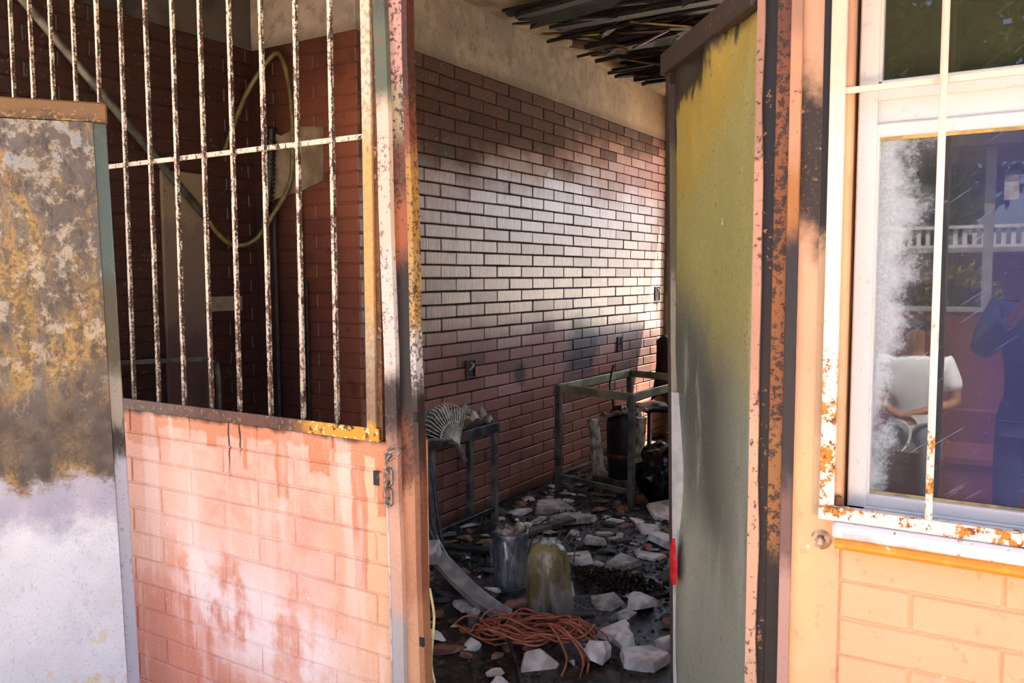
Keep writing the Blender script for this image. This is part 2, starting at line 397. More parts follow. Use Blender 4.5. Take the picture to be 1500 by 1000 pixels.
# brick mesh depth points to -y locally, the visible face is at local y=0
holes = [(4.24, 4.40, .90, .99)]
n1 = brick_wall(wl_, 'x', -3.0, 3.319, 7.57, 0.0, 2.78, .305, .0794, 3.267, .001, .0085, .03, INBR, near=lambda u, z: 3.66 < u < 6.2, jit=.002)
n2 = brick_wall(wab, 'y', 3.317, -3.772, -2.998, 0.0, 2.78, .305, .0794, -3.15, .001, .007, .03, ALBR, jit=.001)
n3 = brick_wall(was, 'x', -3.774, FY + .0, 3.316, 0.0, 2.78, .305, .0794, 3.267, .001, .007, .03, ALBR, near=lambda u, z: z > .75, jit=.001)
n4 = brick_wall(wf, 'y', FY, -3.9, -1.60, -.12, LOWTOP, .345, .0956, -2.532 - .345 * 4, .843 - .0956 * 11, .006, .03, PINK, bev=.0035, jit=.0006)
n5 = brick_wall(wf, 'y', FY, -.341, 1.9, -.06, .936, .336, .0835, -.031, .855 - .0835 * 12, .003, .03, PINK, bev=.004, jit=.0008)

# ------------------------------------------------------------------ painted metal
def m_white_flake():
    m = Mat('flaking_cream_paint'); x, y, z = m.xyz()
    a = m.noise(42, 6, .75, st=(1, 1, .4)); b = m.noise(120, 5, .75, off=3)
    low = 1.0 - m.ss(z + (a - .5) * .4, 1.05, 1.55)
    f = m.ss(a * .55 + b * .45 + low * .06, .525, .56)
    geo = m.n.new('ShaderNodeNewGeometry'); sp = m.n.new('ShaderNodeSeparateXYZ'); m.l.new(geo.outputs['Normal'], sp.inputs[0])
    shade_side = m.ss(X(m, sp.outputs[0]), .3, .8)  # right-hand faces get darker paint, standing in for their shaded side
    f2 = m.math('MAXIMUM', f, shade_side * m.ss(a * .5 + b * .5, .45, .50))
    c = m.layers('#cdbfa6', (m.ss(b, .4, .6) * .3, '#a8967c'), (low * .45, '#6d5540'), (f2, '#2a1c14'), (f2 * m.ss(b, .55, .62), '#8a4a1c'))
    return m.done(c, .6, 0, (f2 * -1.0, .5, .002), .4)
FLAKE = m_white_flake()
def m_rust(name, base='#6a4326'):
    m = Mat(name); a = m.noise(14, 6, .7, kind='world'); b = m.noise(70, 4, .7, off=2)
    return m.done(m.layers(base, (m.ss(a, .45, .58) * .7, '#43291b'), (m.ss(b, .55, .65) * .6, '#9a5a24'), (m.ss(a * .5 + b * .5, .57, .64) * .6, '#c7ac86')), .75, .1, (a + b * .5, .5, .004), .4)
RUST = m_rust('brown_rust')
def m_rail():
    m = Mat('rail_paint'); x, y, z = m.xyz(); a = m.noise(16, 6, .7); b = m.noise(60, 4, off=2)
    ye = m.ss(x + (a - .5) * .25, -2.02, -1.88)
    return m.done(m.layers('#5a3a2b', (m.ss(a, .48, .6) * .6, '#37231a'), (m.ss(b, .58, .66) * .5, '#96836b'), (ye * m.ss(a, .38, .46), '#c98a1c'), (ye * m.ss(b, .58, .64) * .7, '#efe0b4'), (ye * m.ss(a, .58, .63), '#2f1f15')), .6, 0, (a, .4, .004), .4)
RAIL = m_rail()
def m_post():
    m = Mat('grille_post_paint'); x, y, z = m.xyz(); a = m.noise(10, 6, .7, st=(1, 1, .4)); b = m.noise(60, 4, off=2)
    mid = box_mask(m, z + (a - .5) * .3, 1.35, 1.95, .1)
    return m.done(m.layers('#b9ac92', (m.ss(b, .45, .6) * .5, '#6f5f49'), (mid * .75, '#b5852f'), ((1.0 - m.ss(z + (a - .5) * .4, 1.1, 1.5)) * .8, '#6f4a26'), (m.ss(a, .55, .62) * .8, '#4a2c18'), (m.ss(z + (a - .5) * .1, 1.10, 1.07) * .8, '#d0951f')), .6, 0, (a, .4, .003), .4)
POST = m_post()

# the barred opening beside the door
gr = thing('window_grille', 'tall security grille of flaking cream bars on the low pink wall', 'grille', (-2.7, FY, LOWTOP))
def gpart(name, mat, b, bevel=0.0):
    o = b.build(name, mat, gr, bevel); o.matrix_parent_inverse = Matrix.Translation((2.7, -FY, -LOWTOP)); return o
_gb = MB().box((-.0065, -.0065, LOWTOP + .03), (.0065, .0065, 2.93)).mesh('bar', FLAKE, .001)
for k in range(14):
    o = bpy.data.objects.new('bar', _gb); link(o, gr); o.matrix_parent_inverse = Matrix.Translation((2.7, -FY, -LOWTOP))
    o.location = (-1.841 - .1478 * k + random.uniform(-.003, .003), FY + .020, 0); o.rotation_euler = (0, random.uniform(-.002, .002), 0)
gpart('crossbar', FLAKE, MB().bar((-3.9, FY + .030, 1.937), (-1.67, FY + .030, 1.937), .008, .016), .001)
gpart('bottom_rail', RAIL, MB().box((-3.9, FY - .003, LOWTOP - .004), (-1.652, FY + .003, LOWTOP + .036)).box((-3.9, FY, LOWTOP - .004), (-1.652, FY + .045, LOWTOP + .003)), .001)
gpart('side_post', POST, MB().box((-1.700, FY - .002, LOWTOP + .0), (-1.664, FY + .030, 2.93)), .002)
gpart('side_flange', RUST, MB().box((-1.664, FY + .008, LOWTOP), (-1.645, FY + .03, 2.93)), .001)
_wl = simple('weld_blob', '#b3a58c', '#6b5a45', .6)
for k in range(8):
    gpart('weld', _wl, MB().box((-1.849 - .1478 * k, FY + .012, 1.920), (-1.836 - .1478 * k, FY + .03, 1.932)), .003)

# ------------------------------------------------------------------ door frame, left jamb (leaning slightly)
def zmat(name, stops, nscale=12, rough=.6, jit=.25, flecks=('#2a1a12', .60, .66), st=(1, 1, .5), kind='world', bump=.5, clean=None):
    """paint and scorch that change with height: stops = [(z, colour)] bottom to top"""
    m = Mat(name); x, y, z = m.xyz(kind); a = m.noise(nscale, 6, .7, st=st, kind=kind); b = m.noise(75, 4, .7, off=2, kind=kind)
    zz = z + (a - .5) * jit + (b - .5) * jit * .4; c = hexc(stops[0][1])
    for (za, _), (zb, col) in zip(stops, stops[1:]): c = m.mix(m.ss(zz, (za + zb) / 2 - .05, (za + zb) / 2 + .05), c, col)
    fl = m.ss(b * .6 + a * .4, flecks[1], flecks[2]) * .85
    if clean: fl = fl * (m.ss(z, clean[0], clean[1]) * .85 + .15)
    c = m.mix(fl, c, flecks[0])
    return m.done(c, rough, 0, (a + b * .5, bump, .003), .4)

JA = zmat('jamb_face_paint', [(.3, '#a09890'), (.75, '#bf957a'), (.95, '#a67a62'), (1.15, '#2c211c'), (1.30, '#c4b2a4'), (1.9, '#c2a892'), (2.12, '#4c5645'), (2.4, '#37443a')], jit=.14, flecks=('#6d4a38', .53, .60), clean=(.8, 1.15))
JB = zmat('jamb_stop_paint', [(.3, '#c0906a'), (.8, '#b07c58'), (1.02, '#6a3a28'), (1.2, '#16110e'), (1.50, '#15100d'), (1.62, '#8a4c28'), (1.85, '#5c3420'), (1.98, '#8f8264'), (2.15, '#b08676'), (2.4, '#ad8278')], jit=.16, flecks=('#21130c', .50, .56), clean=(.8, 1.15))
JC = zmat('jamb_edge_paint', [(.3, '#93623e'), (.85, '#7a4a30'), (1.02, '#43261c'), (1.15, '#1a1412'), (1.27, '#b3aba2'), (1.42, '#a08048'), (1.75, '#9c7238'), (1.95, '#683620'), (2.2, '#482214')], jit=.18, flecks=('#2c170c', .48, .54), clean=(.7, 1.15))
JS = simple('bare_silver_strip', '#b9b2ac', '#8d8581', .5, 20, kind='world')
def jamb_part(parent, name, mat, x0, x1, y0, y1, z0=-.15, z1=2.76, lean=.0205, bevel=.002):
    N = 14
    def fx(z): return (z - .3) * -lean
    vs, fs = [], []
    for i in range(N + 1):
        z = z0 + (z1 - z0) * i / N; d = fx(z) + .002 * math.sin(z * 9 + x0 * 30)
        vs += [(x0 + d, y0, z), (x1 + d, y0, z), (x1 + d, y1, z), (x0 + d, y1, z)]
    for i in range(N):
        k = i * 4
        fs += [(k + j, k + (j + 1) % 4, k + 4 + (j + 1) % 4, k + 4 + j) for j in range(4)]
    fs += [(3, 2, 1, 0), (N * 4, N * 4 + 1, N * 4 + 2, N * 4 + 3)]
    return MB().add(vs, fs).build(name, mat, parent)
t1 = jamb_part(None, 'trim_1', JB, -1.556, -1.500, FY + .004, FY + .030); struct(t1, 'scorched steel door jamb, peach below and rust above')
jamb_part(t1, 'outer_strip', JA, -1.598, -1.555, FY - .014, FY + .06)
jamb_part(t1, 'inner_edge', JC, -1.501, -1.482, FY - .008, FY + .026)
jamb_part(t1, 'bare_strip', JS, -1.603, -1.5975, FY - .016, FY + .02, z1=.86)
for zh in (1.115, 0.45):
    MB().box((-.008, -.003, -.014), (.008, .006, .014)).build('latch_hole', CHAR, t1, .002, loc=(-1.489 - (zh - .3) * .0205, FY - .009, zh))

# ------------------------------------------------------------------ right jamb
KA = zmat('edge_strip_peach', [(.3, '#b98f70'), (1.0, '#bf9272'), (1.5, '#a87a62'), (2.1, '#8a6450')], flecks=('#2a160e', .54, .60))
KB = zmat('groove_black', [(.3, '#17100c'), (1.0, '#1a110d'), (2.1, '#0f0b09')], flecks=('#8f6040', .58, .61))
KC = zmat('rust_strip', [(.3, '#17130f'), (.75, '#1c140f'), (1.02, '#8a5a2c'), (1.35, '#7d4a22'), (1.75, '#70401f'), (2.2, '#56301c')], jit=.35, flecks=('#15100c', .50, .56))
KD = zmat('outer_strip_peach', [(.3, '#c49a7c'), (.75, '#ac8472'), (.98, '#6f5248'), (1.1, '#2c2422'), (1.55, '#242222'), (1.68, '#94602f'), (1.85, '#aa7a58'), (2.2, '#8a6650')], jit=.15)
t2 = boxes('trim_2', KC, [((-.500, FY - .002, -.15), (-.467, FY + .08, 2.76))], bevel=.002); struct(t2, 'rust-streaked steel door jamb beside the window pier')
boxes('groove_shade', KB, [((-.5345, FY + .004, -.15), (-.499, FY + .08, 2.76))], t2)  # near-flush black box, its colour painting the shade of the gap
def wavy(x0, x1, y0, y1, amp):
    vs, fs = [], []; N = 60
    for i in range(N + 1):
        z = -.15 + 2.9 * i / N; d = -.0075 * z + amp * mnoise.noise(Vector((3.1, 0, z * 5)))
        vs += [(x0, y0, z), (x1 + d, y0, z), (x1 + d, y1, z), (x0, y1, z)]
    for i in range(N):
        k = i * 4; fs += [(k + j, k + (j + 1) % 4, k + 4 + (j + 1) % 4, k + 4 + j) for j in range(4)]
    fs += [(3, 2, 1, 0), (N * 4, N * 4 + 1, N * 4 + 2, N * 4 + 3)]
    return MB().add(vs, fs)
wavy(-.543, -.513, FY - .004, FY + .03, .006).build('edge_strip', KA, t2)
boxes('outer_strip', KD, [((-.468, FY - .012, -.15), (-.444, FY + .05, 2.76))], t2, .002)
boxes('door_head', RUST, [((-1.66, FY + .0, 2.70), (-.44, FY + .09, 2.76))], t2, .002)
# soot-black joint between pier and burglar frame
boxes('pier_joint', zmat('pier_joint_soot', [(.9, '#b99a74'), (1.45, '#a88a66'), (1.72, '#15110e'), (2.4, '#1a1512')]), [((-.401, FY - .003, .995), (-.384, FY + .01, 2.92))], t2)

# ------------------------------------------------------------------ window beside the door
def m_winpaint():
    m = Mat('white_window_paint'); x, y, z = m.xyz(); a = m.noise(8, 5); b = m.noise(50, 4)
    warm = m.ss(z + (a - .5) * .2, 1.80, 2.1)
    return m.done(m.layers('#bcbab4', (m.ss(a, .45, .6) * .3, '#c5c3bc'), (warm * .6, '#b09f82'), (m.ss(b, .62, .7) * .25, '#8d8376')), .45, 0, (b, .1, .002), .5)
def m_speckled():
    m = Mat('rust_speckled_white'); x, y, z = m.xyz(); a = m.noise(22, 5, .7); b = m.noise(60, 5, .7, off=4); big = m.noise(4, 3, off=7)
    low = 1.0 - m.ss(z + (big - .5) * .5, 1.25, 1.55)
    f = m.ss(a * .6 + b * .4 + low * .05 + (big - .5) * .12, .565, .60)
    warm = m.ss(z + (a - .5) * .3, 1.65, 2.05)
    return m.done(m.layers('#d8cbb8', (warm * .6, '#a8906d'), (f * low, '#b9741c'), (f * low * m.ss(b, .56, .62), '#6a3416'), (m.ss(b, .66, .72) * .5, '#6d4a36')), .5, 0, (f * -1.0, .3, .002), .4)
WINP, SPECK = m_winpaint(), m_speckled()
WR = 1.30
w2 = boxes('window_2', WINP, [((-.335, FY + .03, .985), (-.297, FY + .09, 2.93)), ((WR - .04, FY + .03, .985), (WR, FY + .09, 2.93)),
                              ((-.335, FY + .03, .985), (WR, FY + .09, 1.02)), ((-.335, FY + .03, 2.89), (WR, FY + .09, 2.93))], bevel=.003)
struct(w2, 'white framed window with dusty panes behind burglar bars')
boxes('sash_rail', WINP, [((-.30, FY + .034, 1.018), (WR - .03, FY + .08, 1.046))], w2, .003)
boxes('sash_rail', WINP, [((-.30, FY + .034, 1.810), (WR - .03, FY + .08, 1.838))], w2, .003)
boxes('head_panel', WINP, [((-.318, FY + .044, 1.836), (WR - .03, FY + .08, 1.888))], w2)
boxes('transom', WINP, [((-.30, FY + .036, 1.886), (WR - .03, FY + .08, 1.927))], w2, .003)
boxes('stile', WINP, [((-.299, FY + .036, 1.04), (-.292, FY + .07, 1.812))], w2)
boxes('stile', WINP, [((-.299, FY + .036, 1.92), (-.291, FY + .07, 2.9))], w2)
def m_pane():
    m = Mat('dusty_window_glass'); x, y, z = m.xyz()
    a = m.noise(9, 6, .7); b = m.noise(150, 6, .8, off=3); sc = m.noise(30, 4, .7, st=(1.0, 1, .12), off=6)
    mq = m.n.new('ShaderNodeMapping'); m.l.new(m.pos(), mq.inputs[0]); mq.inputs['Rotation'].default_value = (0, R(38), 0)
    mp = m.n.new('ShaderNodeMapping'); m.l.new(mq.outputs[0], mp.inputs[0]); mp.inputs['Scale'].default_value = (5.0, 1, 130)
    nn = m.n.new('ShaderNodeTexNoise'); m.l.new(mp.outputs[0], nn.inputs['Vector']); nn.inputs['Scale'].default_value = 1.6; nn.inputs['Detail'].default_value = 5
    scratch = m.ss(X(m, nn.outputs['Fac']), .655, .70)
    edge = (1.0 - m.ss(x + (a - .5) * .22 + (b - .5) * .12 + (1.0 - m.ss(z, 1.30, 1.55)) * .045, -.262, -.185)) * (1.0 - m.ss(z, 1.83, 1.86))
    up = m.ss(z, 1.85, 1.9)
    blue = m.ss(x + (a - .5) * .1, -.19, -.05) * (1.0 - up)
    dust_haze = edge * (m.ss(b, .30, .75) * .30 + .50) + m.ss(b, .58, .72) * .22 + scratch * .18 + .05 + blue * .07 + up * .03  # dust plus a bluish haze painted into the pane's colour
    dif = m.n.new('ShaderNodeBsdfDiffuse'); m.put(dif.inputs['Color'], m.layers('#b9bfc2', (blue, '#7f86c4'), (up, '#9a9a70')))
    tr = m.n.new('ShaderNodeBsdfTransparent'); tr.inputs['Color'].default_value = (.30, .29, .34, 1)
    gl = m.n.new('ShaderNodeBsdfGlossy'); gl.inputs['Roughness'].default_value = 0.012; gl.inputs['Color'].default_value = (1, 1, 1, 1)
    fr = m.n.new('ShaderNodeFresnel'); fr.inputs['IOR'].default_value = 1.62
    m1 = m.n.new('ShaderNodeMixShader'); m.l.new(fr.outputs[0], m1.inputs[0]); m.l.new(tr.outputs[0], m1.inputs[1]); m.l.new(gl.outputs[0], m1.inputs[2])
    m2 = m.n.new('ShaderNodeMixShader'); m.put(m2.inputs[0], m.math('MINIMUM', dust_haze, .9)); m.l.new(m1.outputs[0], m2.inputs[1]); m.l.new(dif.outputs[0], m2.inputs[2])
    m.l.new(m2.outputs[0], m.n['Material Output'].inputs[0]); return m.mat
GLASS = m_pane()
pane1 = boxes('pane', GLASS, [((-.300, FY + .056, 1.04), (WR - .03, FY + .061, 1.815))], w2); pane1['label'] = 'dusty lower pane reflecting the yard'
boxes('pane', GLASS, [((-.300, FY + .056, 1.922), (WR - .03, FY + .061, 2.9))], w2)['label'] = 'upper pane reflecting trees'
bd = simple('pane_bead', '#b79a5a', '#8a7448', .6, 30, kind='world')
boxes('glazing_bead', bd, [((-.292, FY + .050, 1.804), (WR - .03, FY + .056, 1.811))], pane1)
boxes('glazing_bead', bd, [((-.292, FY + .050, 1.045), (WR - .03, FY + .056, 1.051))], pane1)
def m_sill():
    m = Mat('worn_sill'); a = m.noise(12, 6, .7, st=(.4, 1, 1)); b = m.noise(50, 4, off=2)
    return m.done(m.layers('#cfc9c2', (m.ss(a, .5, .6) * .6, '#97908a'), (m.ss(b, .63, .68) * .7, '#6a3a2c')), .6, 0, (a, .3, .003), .4)
t3 = boxes('trim_3', m_sill(), [((-.352, FY - .040, .957), (WR + .03, FY + .05, .992))], bevel=.006); struct(t3, 'worn white window sill with an orange lower edge')
om = Mat('orange_paint'); _a = om.noise(20, 5)
om = om.done(om.layers('#cf8216', (om.ss(_a, .5, .62) * .5, '#dc9b2c'), (om.ss(_a, .64, .68), '#d8c4a4')), .4, 0, (_a, .1, .003), .5)
MB().tube([(-.345, FY - .034, .948), (WR + .02, FY - .034, .948)], .0125, 12).box((-.345, FY - .034, .936), (WR + .02, FY + .02, .957)).build('lower_edge', om, t3)
wg = thing('burglar_grille', 'rust-speckled white burglar bars over the white framed window', 'grille', (-.37, FY, .99))
def wpart(name, mat, b, bevel=0.0):
    o = b.build(name, mat, wg, bevel); o.matrix_parent_inverse = Matrix.Translation((.37, -FY, -.99)); return o
wpart('side_bar', SPECK, MB().box((-.384, FY - .018, .994), (-.354, FY - .001, 2.92)), .002)
wpart('bottom_bar', SPECK, MB().box((-.384, FY - .026, .992), (WR, FY - .002, 1.022)), .002)
wpart('crossbar', SPECK, MB().bar((-.36, FY - .006, 1.905), (WR, FY - .006, 1.905), .008, .013), .001)
for k in range(7):
    xx = -.170 + .205 * k
    wpart('bar', SPECK, MB().tube([(xx + .001, FY - .016, 1.0), (xx, FY - .016, 1.9), (xx - .0015, FY - .016, 2.92)], .0072, 10))
wpart('hinge_lug', RUST, MB().box((-.352, FY - .012, 1.022), (-.338, FY - .001, 1.045)), .003)
bolt = thing('wall_bolt', 'rusty bolt and washer in the peach plaster beside the sill', 'bolt', (-.381, FY, .940))
_bm = simple('bolt_metal', '#b7aa98', '#70543c', .4, 60, .4)
MB().lathe([(.022, -.004), (.022, .002), (.017, .005), (.012, .005)], 20).build('washer', simple('washer_paint', '#d2b08c', '#8d6a48', .6, 40), bolt).rotation_euler = (R(90), 0, 0)
MB().lathe([(.0115, 0), (.0115, .012), (.009, .016), (.006, .0165)], 6).build('bolt_head', _bm, bolt).rotation_euler = (R(90), 0, 0)

# ------------------------------------------------------------------ chain hanging at the jamb
CHM = simple('chain_metal', '#6a5748', '#9a8978', .5, 60, .5)
ch = thing('steel_chain', 'short rusty chain hanging on the pink wall by the jamb', 'chain', (-1.60, FY - .012, 1.0))
def link_mesh():
    p = []
    for i in range(20):
        t = 2 * math.pi * i / 20; y = math.sin(t)
        p.append((.0125 * math.cos(t), 0, .0135 * y + (.0125 if y > 0 else -.0125 if y < 0 else 0)))
    return MB().tube(p, .0042, 8, True).mesh('chain_link', CHM, smooth=True)
_lm = link_mesh()
for (dx, dy, dz, ry, rz) in ((.010, -.004, .002, .9, .3), (.004, -.006, -.030, .25, 1.1), (-.002, -.008, -.070, .0, .1), (-.003, -.008, -.110, .05, 1.45), (-.004, -.008, -.130, -.03, .15)):
    o = bpy.data.objects.new('chain_link', _lm); link(o, ch); o.location = (dx, dy, dz); o.rotation_euler = (0, ry, rz)
MB().tube([(.035, .012, .010), (.018, -.003, .012), (.008, -.01, .006), (.0, .0, .0)], .005, 8).build('hook', CHM, ch, smooth=True)
wh = boxes('wall_hole', KB, [((-.012, -.0015, -.022), (.012, .012, .022))], bevel=.001); wh.location = (-1.665, FY, .915); wh.parent = wf

# ------------------------------------------------------------------ steel door leaf standing open into the room
def m_leaf():
    m = Mat('scorched_olive_door'); x, y, z = m.xyz('obj')
    a = m.noise(2.6, 5, .6, st=(1, 1, .55), kind='obj'); b = m.noise(26, 6, .7, st=(1, 1, .35), kind='obj', off=3); f = m.noise(90, 3, kind='obj')
    grey = (1.0 - m.ss(z + (a - .5) * .9 - x * .25, 1.05, 1.42))
    dark = box_mask(m, z + (a - .5) * .6 + (.45 - x) * .45, .95, 1.45, .16) * (m.ss(x, .0, .30) * .8 + .2)
    ochre = m.ss(z + (a - .5) * .5 + x * .4, 1.85, 2.15)
    topb = m.ss(z + (b - .5) * .22 + (x - .3) * .30, 2.03, 2.09)
    lefb = m.ss(x + (b - .5) * .10 + (z - 1.7) * .03, .555, .572) * m.ss(z, .6, 1.2)
    chip = m.ss(m.vor(9, st=(1, 1, .5), kind='obj'), .07, .03) * m.ss(f, .5, .55)
    vs = m.ss(m.noise(5, 5, .65, st=(3, 1, .35), kind='obj', off=9), .55, .68)
    g2 = m.noise(160, 3, .7, kind='obj', off=7)
    c = m.layers('#7a7440', (ochre * .85, '#8f7524'), (m.ss(b, .45, .6) * .3, '#8c8654'), (grey * .85, '#73766a'), (dark * .85, '#2f312e'), (vs * .45 * grey, '#969a8c'),
                 (vs * .3, '#5d5c48'), (m.ss(g2, .55, .66) * .3, '#3f3d2a'), (m.ss(g2, .44, .36) * .2, '#a39d74'), (m.ss(b * .5 + f * .5, .575, .62) * .5, '#3b3a26'), (m.math('MAXIMUM', topb, lefb) * .95, '#17120e'), (chip, '#d8d3c2'))
    return m.done(c, .55, .0, (a + b * .2, .35, .02), .45)
DK = zmat('burnt_door_frame', [(.3, '#3a3029'), (1.0, '#40332a'), (2.2, '#2c2119')], kind='obj', flecks=('#7a4c2a', .57, .63))
LEAF = thing('steel_door', 'scorched olive steel door leaf standing open into the burnt room', 'door', (-.536, 1.944, .0), (0, 0, R(129.34)))
def lw(z): return .640 - (2.17 - z) * .062
def leaf_sheet(u, v):
    z = .02 + 2.09 * v; w = lw(z) - .052; x = -.016 + (w + .016) * (1 - u)
    d = .010 * mnoise.noise(Vector((x * 3, 1.3, z * 1.7))) + .004 * mnoise.noise(Vector((x * 9, 4.3, z * 6)))
    d += .018 * math.exp(-((x - .42) / .06) ** 2 - ((z - .62) / .16) ** 2) - .012 * math.exp(-((x - .30) / .12) ** 2 - ((z - .85) / .25) ** 2)
    zt = z + (.03 * (1 - u) * v ** 8)
    if v > .93: d += .05 * (v - .93) / .07 * mnoise.noise(Vector((x * 6, 2, 0)))
    return (x, .022 + d, zt)
SHEET = MB().sheet(leaf_sheet, 26, 70, .003).build('door_sheet', m_leaf(), LEAF, smooth=True)
def strip(x0f, x1f, y0, y1, z0, z1, N=30, wig=0.0):
    vs, fs = [], []
    for i in range(N + 1):
        z = z0 + (z1 - z0) * i / N; d = wig * mnoise.noise(Vector((7, 0, z * 4)))
        vs += [(x0f(z) + d, y0, z), (x1f(z) + d, y0, z), (x1f(z) + d, y1, z), (x0f(z) + d, y1, z)]
    for i in range(N):
        k = i * 4; fs += [(k + j, k + (j + 1) % 4, k + 4 + (j + 1) % 4, k + 4 + j) for j in range(4)]
    fs += [(3, 2, 1, 0), (N * 4, N * 4 + 1, N * 4 + 2, N * 4 + 3)]
    return MB().add(vs, fs)
STILE = strip(lambda z: lw(z) - .042, lambda z: lw(z), -.030, .030, .0, 2.17).build('edge_stile', DK, LEAF)
strip(lambda z: lw(z) - .056, lambda z: lw(z) - .043, .010, .034, .0, 2.08, 60, .006).build('edge_lip', zmat('pale_edge_lip', [(.3, '#aeb0aa'), (.8, '#c4c4bd'), (1.3, '#8f8b78'), (1.7, '#5c5440'), (2.1, '#3a3226')], kind='obj', jit=.3), STILE)
strip(lambda z: lw(z) - .056 - .05 * math.exp(-((z - .93) / .22) ** 2), lambda z: lw(z) - .05, .020, .036, .55, 1.18, 30).build('peeled_edge', simple('pale_peel', '#b9b9b2', '#a5a69c', .4, 18), LEAF)
MB().box((-.02, -.03, 2.115), (.642, .046, 2.178)).build('top_rail', DK, LEAF, .004)
MB().box((-.026, -.03, .0), (-.016, .024, 2.12)).build('hinge_stile', DK, LEAF, .002)
MB().box((.0, -.03, .0), (.53, .02, .05)).build('bottom_rail', DK, LEAF, .003)
boxes('back_sheet', DK, [((.0, -.028, .03), (.52, -.024, 2.12))], LEAF)
MB().add([(0.430, .050, .648), (0.425, .051, .70), (0.448, .046, .775), (0.475, .040, .735), (0.467, .041, .652), (0.430, .040, .648), (0.425, .041, .70), (0.448, .037, .775), (0.475, .031, .735), (0.467, .032, .652)],
         [(0, 1, 2, 3, 4), (9, 8, 7, 6, 5)] + [(i, (i + 1) % 5, 5 + (i + 1) % 5, 5 + i) for i in range(5)]).build('red_sticker', simple('red_reflector', '#c00d12', '#d8262a', .25, 60), SHEET)['label'] = 'torn red reflective sticker'
_o = bpy.data.objects['red_sticker']; _o.location = (-.205, .018, 0); _o.scale = (1.4, 1, 1)

# ------------------------------------------------------------------ burnt door panel propped outside
def m_prop():
    m = Mat('heat_stained_panel'); x, y, z = m.xyz('obj')
    a = m.noise(3.2, 6, .62, kind='obj'); b = m.noise(11, 7, .7, kind='obj', off=3); f = m.noise(70, 4, kind='obj'); w = m.noise(7, 6, .7, st=(1, 1, .35), kind='obj', off=8, dist=1.2)
    zz = z + (b - .5) * .22 + (a - .5) * .22
    burnt = m.ss(zz, .80, .86); brown = box_mask(m, zz, .86, 1.12, .05)
    purple = box_mask(m, zz, .70, .86, .06)
    gold = m.ss(w, .47, .60); cream = m.ss(b, .50, .60) * m.ss(z, 1.05, 1.35); blu = m.ss(b, .55, .62) * m.ss(z, 1.65, 1.95)
    stain = m.ss(m.noise(16, 4, kind='obj', off=15), .62, .67)
    g2 = m.noise(150, 3, .7, kind='obj', off=7); v2 = m.noise(30, 6, .75, st=(1, 1, .5), kind='obj', off=5)
    c = m.layers('#b2b3b6', (m.ss(a, .42, .6) * .5, '#c3c4c6'), (purple * .7, '#7f7788'), (stain * (1.0 - burnt) * .6 * (1.0 - m.ss(z, .2, .55)), '#b59f6e'), (m.ss(v2, .58, .66) * .35 * (1.0 - burnt), '#86848f'),
                 (burnt, '#574b3d'), (burnt * m.ss(x + (b - .5) * .3, -.30, -.06) * .5, '#3d2e20'), (burnt * gold * .85, '#937028'), (burnt * m.ss(a, .48, .58) * .6, '#4a3a26'), (burnt * cream * .7, '#ab9c82'), (burnt * blu * .75, '#717a82'), (burnt * m.ss(v2, .52, .60) * .7, '#2c2017'), (burnt * m.ss(v2, .42, .34) * .5, '#a8987c'),
                 (brown * .75, '#3b3028'), (burnt * m.ss(w * .5 + f * .5, .54, .60) * .6, '#33271c'), (m.ss(g2, .56, .68) * .3, '#2e2620'), (m.ss(f, .70, .76) * .25, '#d8d4d2'))
    return m.done(c, m.ss(b, .35, .65) * .3 + .35, .15, (b + f * .2, .12, .006), .5)
PM = m_prop()
PROP = thing('propped_door', 'heat-stained metal door panel, lavender grey below, propped before the grille', 'door', (-2.671 + .022, 1.719 + .034, 0), (0, R(-1.15), R(57.45)))
def prop_sheet(u, v):
    x = -.76 + .718 * u; z = -.148 + 2.18 * v
    return (x, -.004 + .004 * mnoise.noise(Vector((x * 3, .3, z * 2))), z)
MB().sheet(prop_sheet, 16, 40, -.02).build('face_sheet', PM, PROP, smooth=False)
def m_pedge():
    m = Mat('panel_edge_metal'); x, y, z = m.xyz('obj'); b = m.noise(14, 6, .7, st=(1, 1, .5), kind='obj'); f = m.noise(80, 4, kind='obj')
    zz = z + (b - .5) * .2
    c = m.layers('#a2a5ad', (m.ss(zz, .86, .94), '#2b2723'), (m.ss(zz, .98, 1.06), '#8f877a'), (m.ss(zz, 1.15, 1.25), '#4d4635'), (m.ss(zz, 1.45, 1.6), '#4c5a55'), (m.ss(b * .5 + f * .5, .55, .62) * .6, '#6e6a45'))
    return m.done(c, .35, .3, (b, .2, .003), .5)
MB().add([(-.043, -.008, -.148), (-.001, .006, -.148), (-.001, .03, -.148), (-.043, .03, -.148), (-.043, -.008, 2.035), (-.001, .006, 2.035), (-.001, .03, 2.035), (-.043, .03, 2.035)],
         [(3, 2, 1, 0), (4, 5, 6, 7), (0, 1, 5, 4), (1, 2, 6, 5), (2, 3, 7, 6), (3, 0, 4, 7)]).build('edge_strip', m_pedge(), PROP, .003)
cm = Mat('scorched_gold_cap'); _b = cm.noise(18, 6, .7, st=(.3, 1, 1), kind='obj'); _f = cm.noise(80, 4, kind='obj')
cm = cm.done(cm.layers('#6b4a1e', (cm.ss(_b, .45, .58) * .8, '#3c2814'), (cm.ss(_f * .5 + _b * .5, .53, .6) * .7, '#a97f2c'), (cm.ss(_b, .62, .68) * .6, '#c9b68a')), .5, .2, (_b, .3, .003), .5)
MB().box((-.765, -.016, 2.032), (.004, .034, 2.102)).build('top_cap', cm, PROP, .006)

